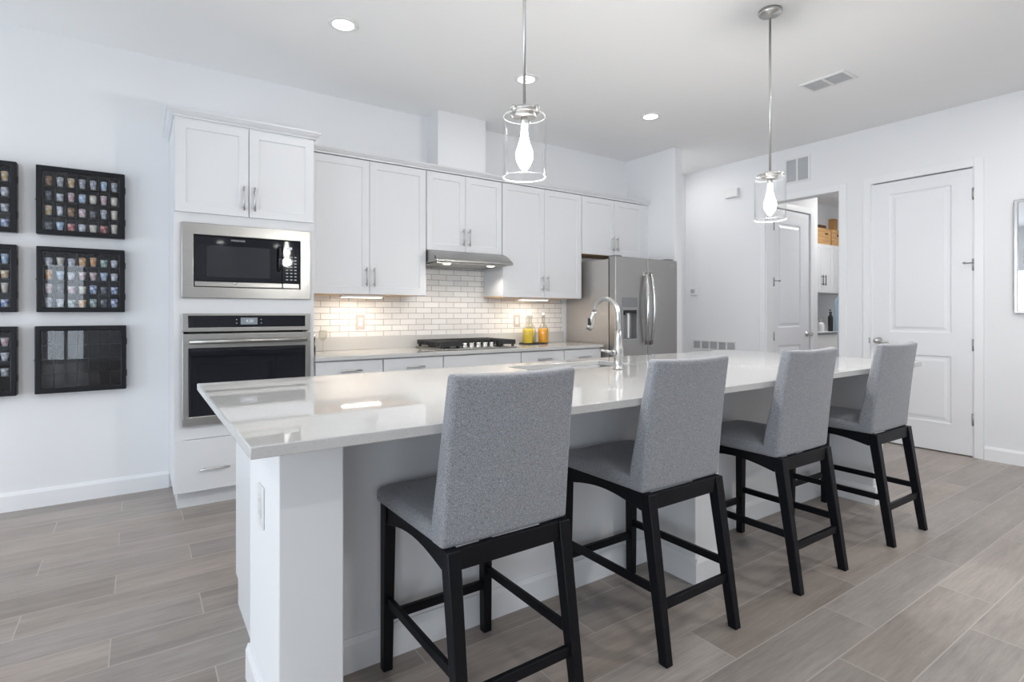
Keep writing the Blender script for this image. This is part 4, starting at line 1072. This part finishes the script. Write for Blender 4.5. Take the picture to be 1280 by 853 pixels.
# ================================================================== laundry seen through the hallway opening
for x0, lab in ((7.71, 'white two-door laundry wall cabinet under the wide pine crate'), (8.385, 'white laundry wall cabinet partly hidden by the doorway edge, under the narrow crate')):
    t = thing('laundry_cabinet', lab, 'cabinet', (x0, 3.919, 1.507), 0, 'laundry wall cabinets')
    bm = B(); box(bm, 0, 0.672, 0, 0.319, 0, 0.70); obj('body', bm, M['cabinet'], t)
    front(t, 'door', 0.002, -0.019, 0.003, 0.3325, 0.694, 'shaker', (0.295, 0.175, 0.15, True, M['blackplastic']))
    front(t, 'door', 0.3375, -0.019, 0.003, 0.3325, 0.694, 'shaker', (0.038, 0.175, 0.15, True, M['blackplastic']))
def crate(name, x0, x1, y0, y1, z0, h, m, label, cat, hole):
    t = thing(name, label, cat, ((x0+x1)/2, (y0+y1)/2, z0)); w_, d_ = (x1-x0)/2, (y1-y0)/2; q = 0.012
    bm = B(); box(bm, -w_, w_, -d_, -d_+q, 0, h); box(bm, -w_, w_, d_-q, d_, 0, h); box(bm, -w_, -w_+q, -d_+q, d_-q, 0, h); box(bm, w_-q, w_, -d_+q, d_-q, 0, h); box(bm, -w_+q, w_-q, -d_+q, d_-q, 0, q)
    obj('body', bm, m, t, bevel=0.002)
    if hole:
        bm = B(); box(bm, -0.04+hole, 0.04+hole, -d_-0.0012, -d_-0.0002, h*0.62, h*0.62+0.022); obj('handle_slot', bm, M['dark'], t)
    return t
crate('wooden_crate', 7.86, 8.345, 3.93, 4.13, 2.2075, 0.235, M['pine'], 'wide pine crate on the laundry cabinet, nearest the doorway wall', 'crate', 0.12)
crate('wooden_crate', 8.385, 8.72, 3.93, 4.13, 2.2075, 0.235, M['pine'], 'narrow pine crate on the laundry cabinet beside the wider one', 'crate', 0.02)
crate('wooden_box', 8.46, 8.665, 4.145, 4.235, 2.2075, 0.345, M['walnut'], 'small dark brown box standing behind the wide pine crate', 'box', 0)
bm = B(); box(bm, 8.93, 9.06, 4.16, 4.235, 2.2075, 2.69); tag(obj('wooden_board', bm, M['oak'], bevel=0.003), 'tall oak board leaning behind the narrow pine crate', 'board')
# washer
t = thing('washing_machine', 'white top-loading washing machine in the laundry room', 'washing machine', (7.10, 3.56, 0)); t.scale = (1, 1, 1.04)
bm = B(); box(bm, 0, 0.66, 0, 0.62, 0.012, 0.905); 
for x in (0.04, 0.58):
    for y in (0.04, 0.55): box(bm, x, x+0.04, y, y+0.04, 0, 0.012)
obj('body', bm, M['whiteplastic'], t, bevel=0.015, seg=3)
bm = B(); box(bm, 0.0, 0.66, -0.004, 0.46, 0.908, 0.935); obj('lid', bm, M['whiteplastic'], t, bevel=0.010, seg=3)
bm = B(); box(bm, 0.04, 0.62, -0.012, -0.0042, 0.900, 0.930); obj('lid_grip', bm, M['greyplastic'], t, label='grey lid grip')
bm = B(); prism(bm, [(0.465, 0.906), (0.62, 0.906), (0.62, 1.03), (0.53, 1.03)], 'x', 0.0, 0.66); obj('control_console', bm, M['whiteplastic'], t, bevel=0.006)
t = thing('spray_bottle', 'black pump bottle standing on the washing machine lid', 'bottle', (7.685, 3.62, 0.9726))
bm = B(); lathe(bm, [(0,0),(0.030,0),(0.032,0.006),(0.032,0.19),(0.020,0.215),(0.015,0.225),(0.015,0.235),(0,0.236)], n=20); obj('body', bm, M['blackplastic'], t)
bm = B(); lathe(bm, [(0,0.2365),(0.018,0.2365),(0.018,0.262),(0,0.263)], n=16); tube(bm, [(0,0,0.268),(0,0,0.29),(-0.035,0,0.288)], 0.007, 8); obj('pump', bm, M['blackplastic'], t)
t = thing('detergent_jug', 'small white jug beside the black bottle on the washer', 'jug', (7.50, 3.66, 0.9726))
bm = B(); lathe(bm, [(0,0),(0.048,0),(0.050,0.006),(0.050,0.085),(0.034,0.115),(0.020,0.125),(0.020,0.132),(0,0.1325)], n=20); obj('body', bm, M['whiteplastic'], t)
bm = B(); lathe(bm, [(0,0.133),(0.023,0.133),(0.023,0.156),(0,0.157)], n=16); obj('cap', bm, M['ivory'], t)
t = thing('fabric_iron', 'small dark iron standing on the washer beside the wall edge', 'iron', (7.315, 3.70, 0.9726))
bm = B(); prism(bm, [(-0.06, 0), (0.075, 0), (0.05, 0.03), (0.0, 0.075), (-0.035, 0.105), (-0.06, 0.11)], 'x', -0.045, 0.045); obj('body', bm, M['greyplastic'], t, bevel=0.008)
bm = B(); tube(bm, [(0, -0.045, 0.1105), (0, -0.035, 0.135), (0, 0.02, 0.12), (0, 0.035, 0.06)], 0.010, 10); obj('handle', bm, M['blackplastic'], t)
# ironing board leaning beside the washer
t = thing('ironing_board', 'pale blue covered ironing board leaning upright beside the washer', 'ironing board', (8.515, 3.87, 0), 0)
bm = B(); pts = [(-0.17, 0.25), (0.17, 0.25)]
for k in range(0, 13): a_ = PI*k/12; pts.append((0.17*math.cos(a_), 1.30+0.17*math.sin(a_)))
prism(bm, pts, 'y', -0.012, 0.016); obj('cover', bm, M['blue'], t, bevel=0.008, seg=3)
bm = B()
for s in (-1, 1): tube(bm, [(s*0.10, 0.030, 1.20), (s*0.12, 0.030, 0.012)], 0.010, 10)
tube(bm, [(-0.14, 0.030, 0.012), (0.14, 0.030, 0.012)], 0.011, 10)
obj('leg_frame', bm, M['nickel'], t)
# unseen ceiling fill light, added to brighten the laundry
t = thing('laundry_fill_light', 'added unseen fill light, round and flush on the laundry hall ceiling', 'ceiling light', (7.7, 3.0, 2.8998))
bm = B(); lathe(bm, [(0,0),(0.15,0),(0.15,-0.03),(0.13,-0.06),(0,-0.07)], n=32); obj('shade', bm, M['lens'], t)
l = D.lights.new('laundry_fill_glow', 'AREA'); l.shape = 'DISK'; l.size = 0.28; l.energy = 17; l.color = (1.0, 0.98, 0.95)
lo = D.objects.new('laundry_fill_glow', l); C.objects.link(lo); lo.parent = t; lo.location = (0, 0, -0.075)
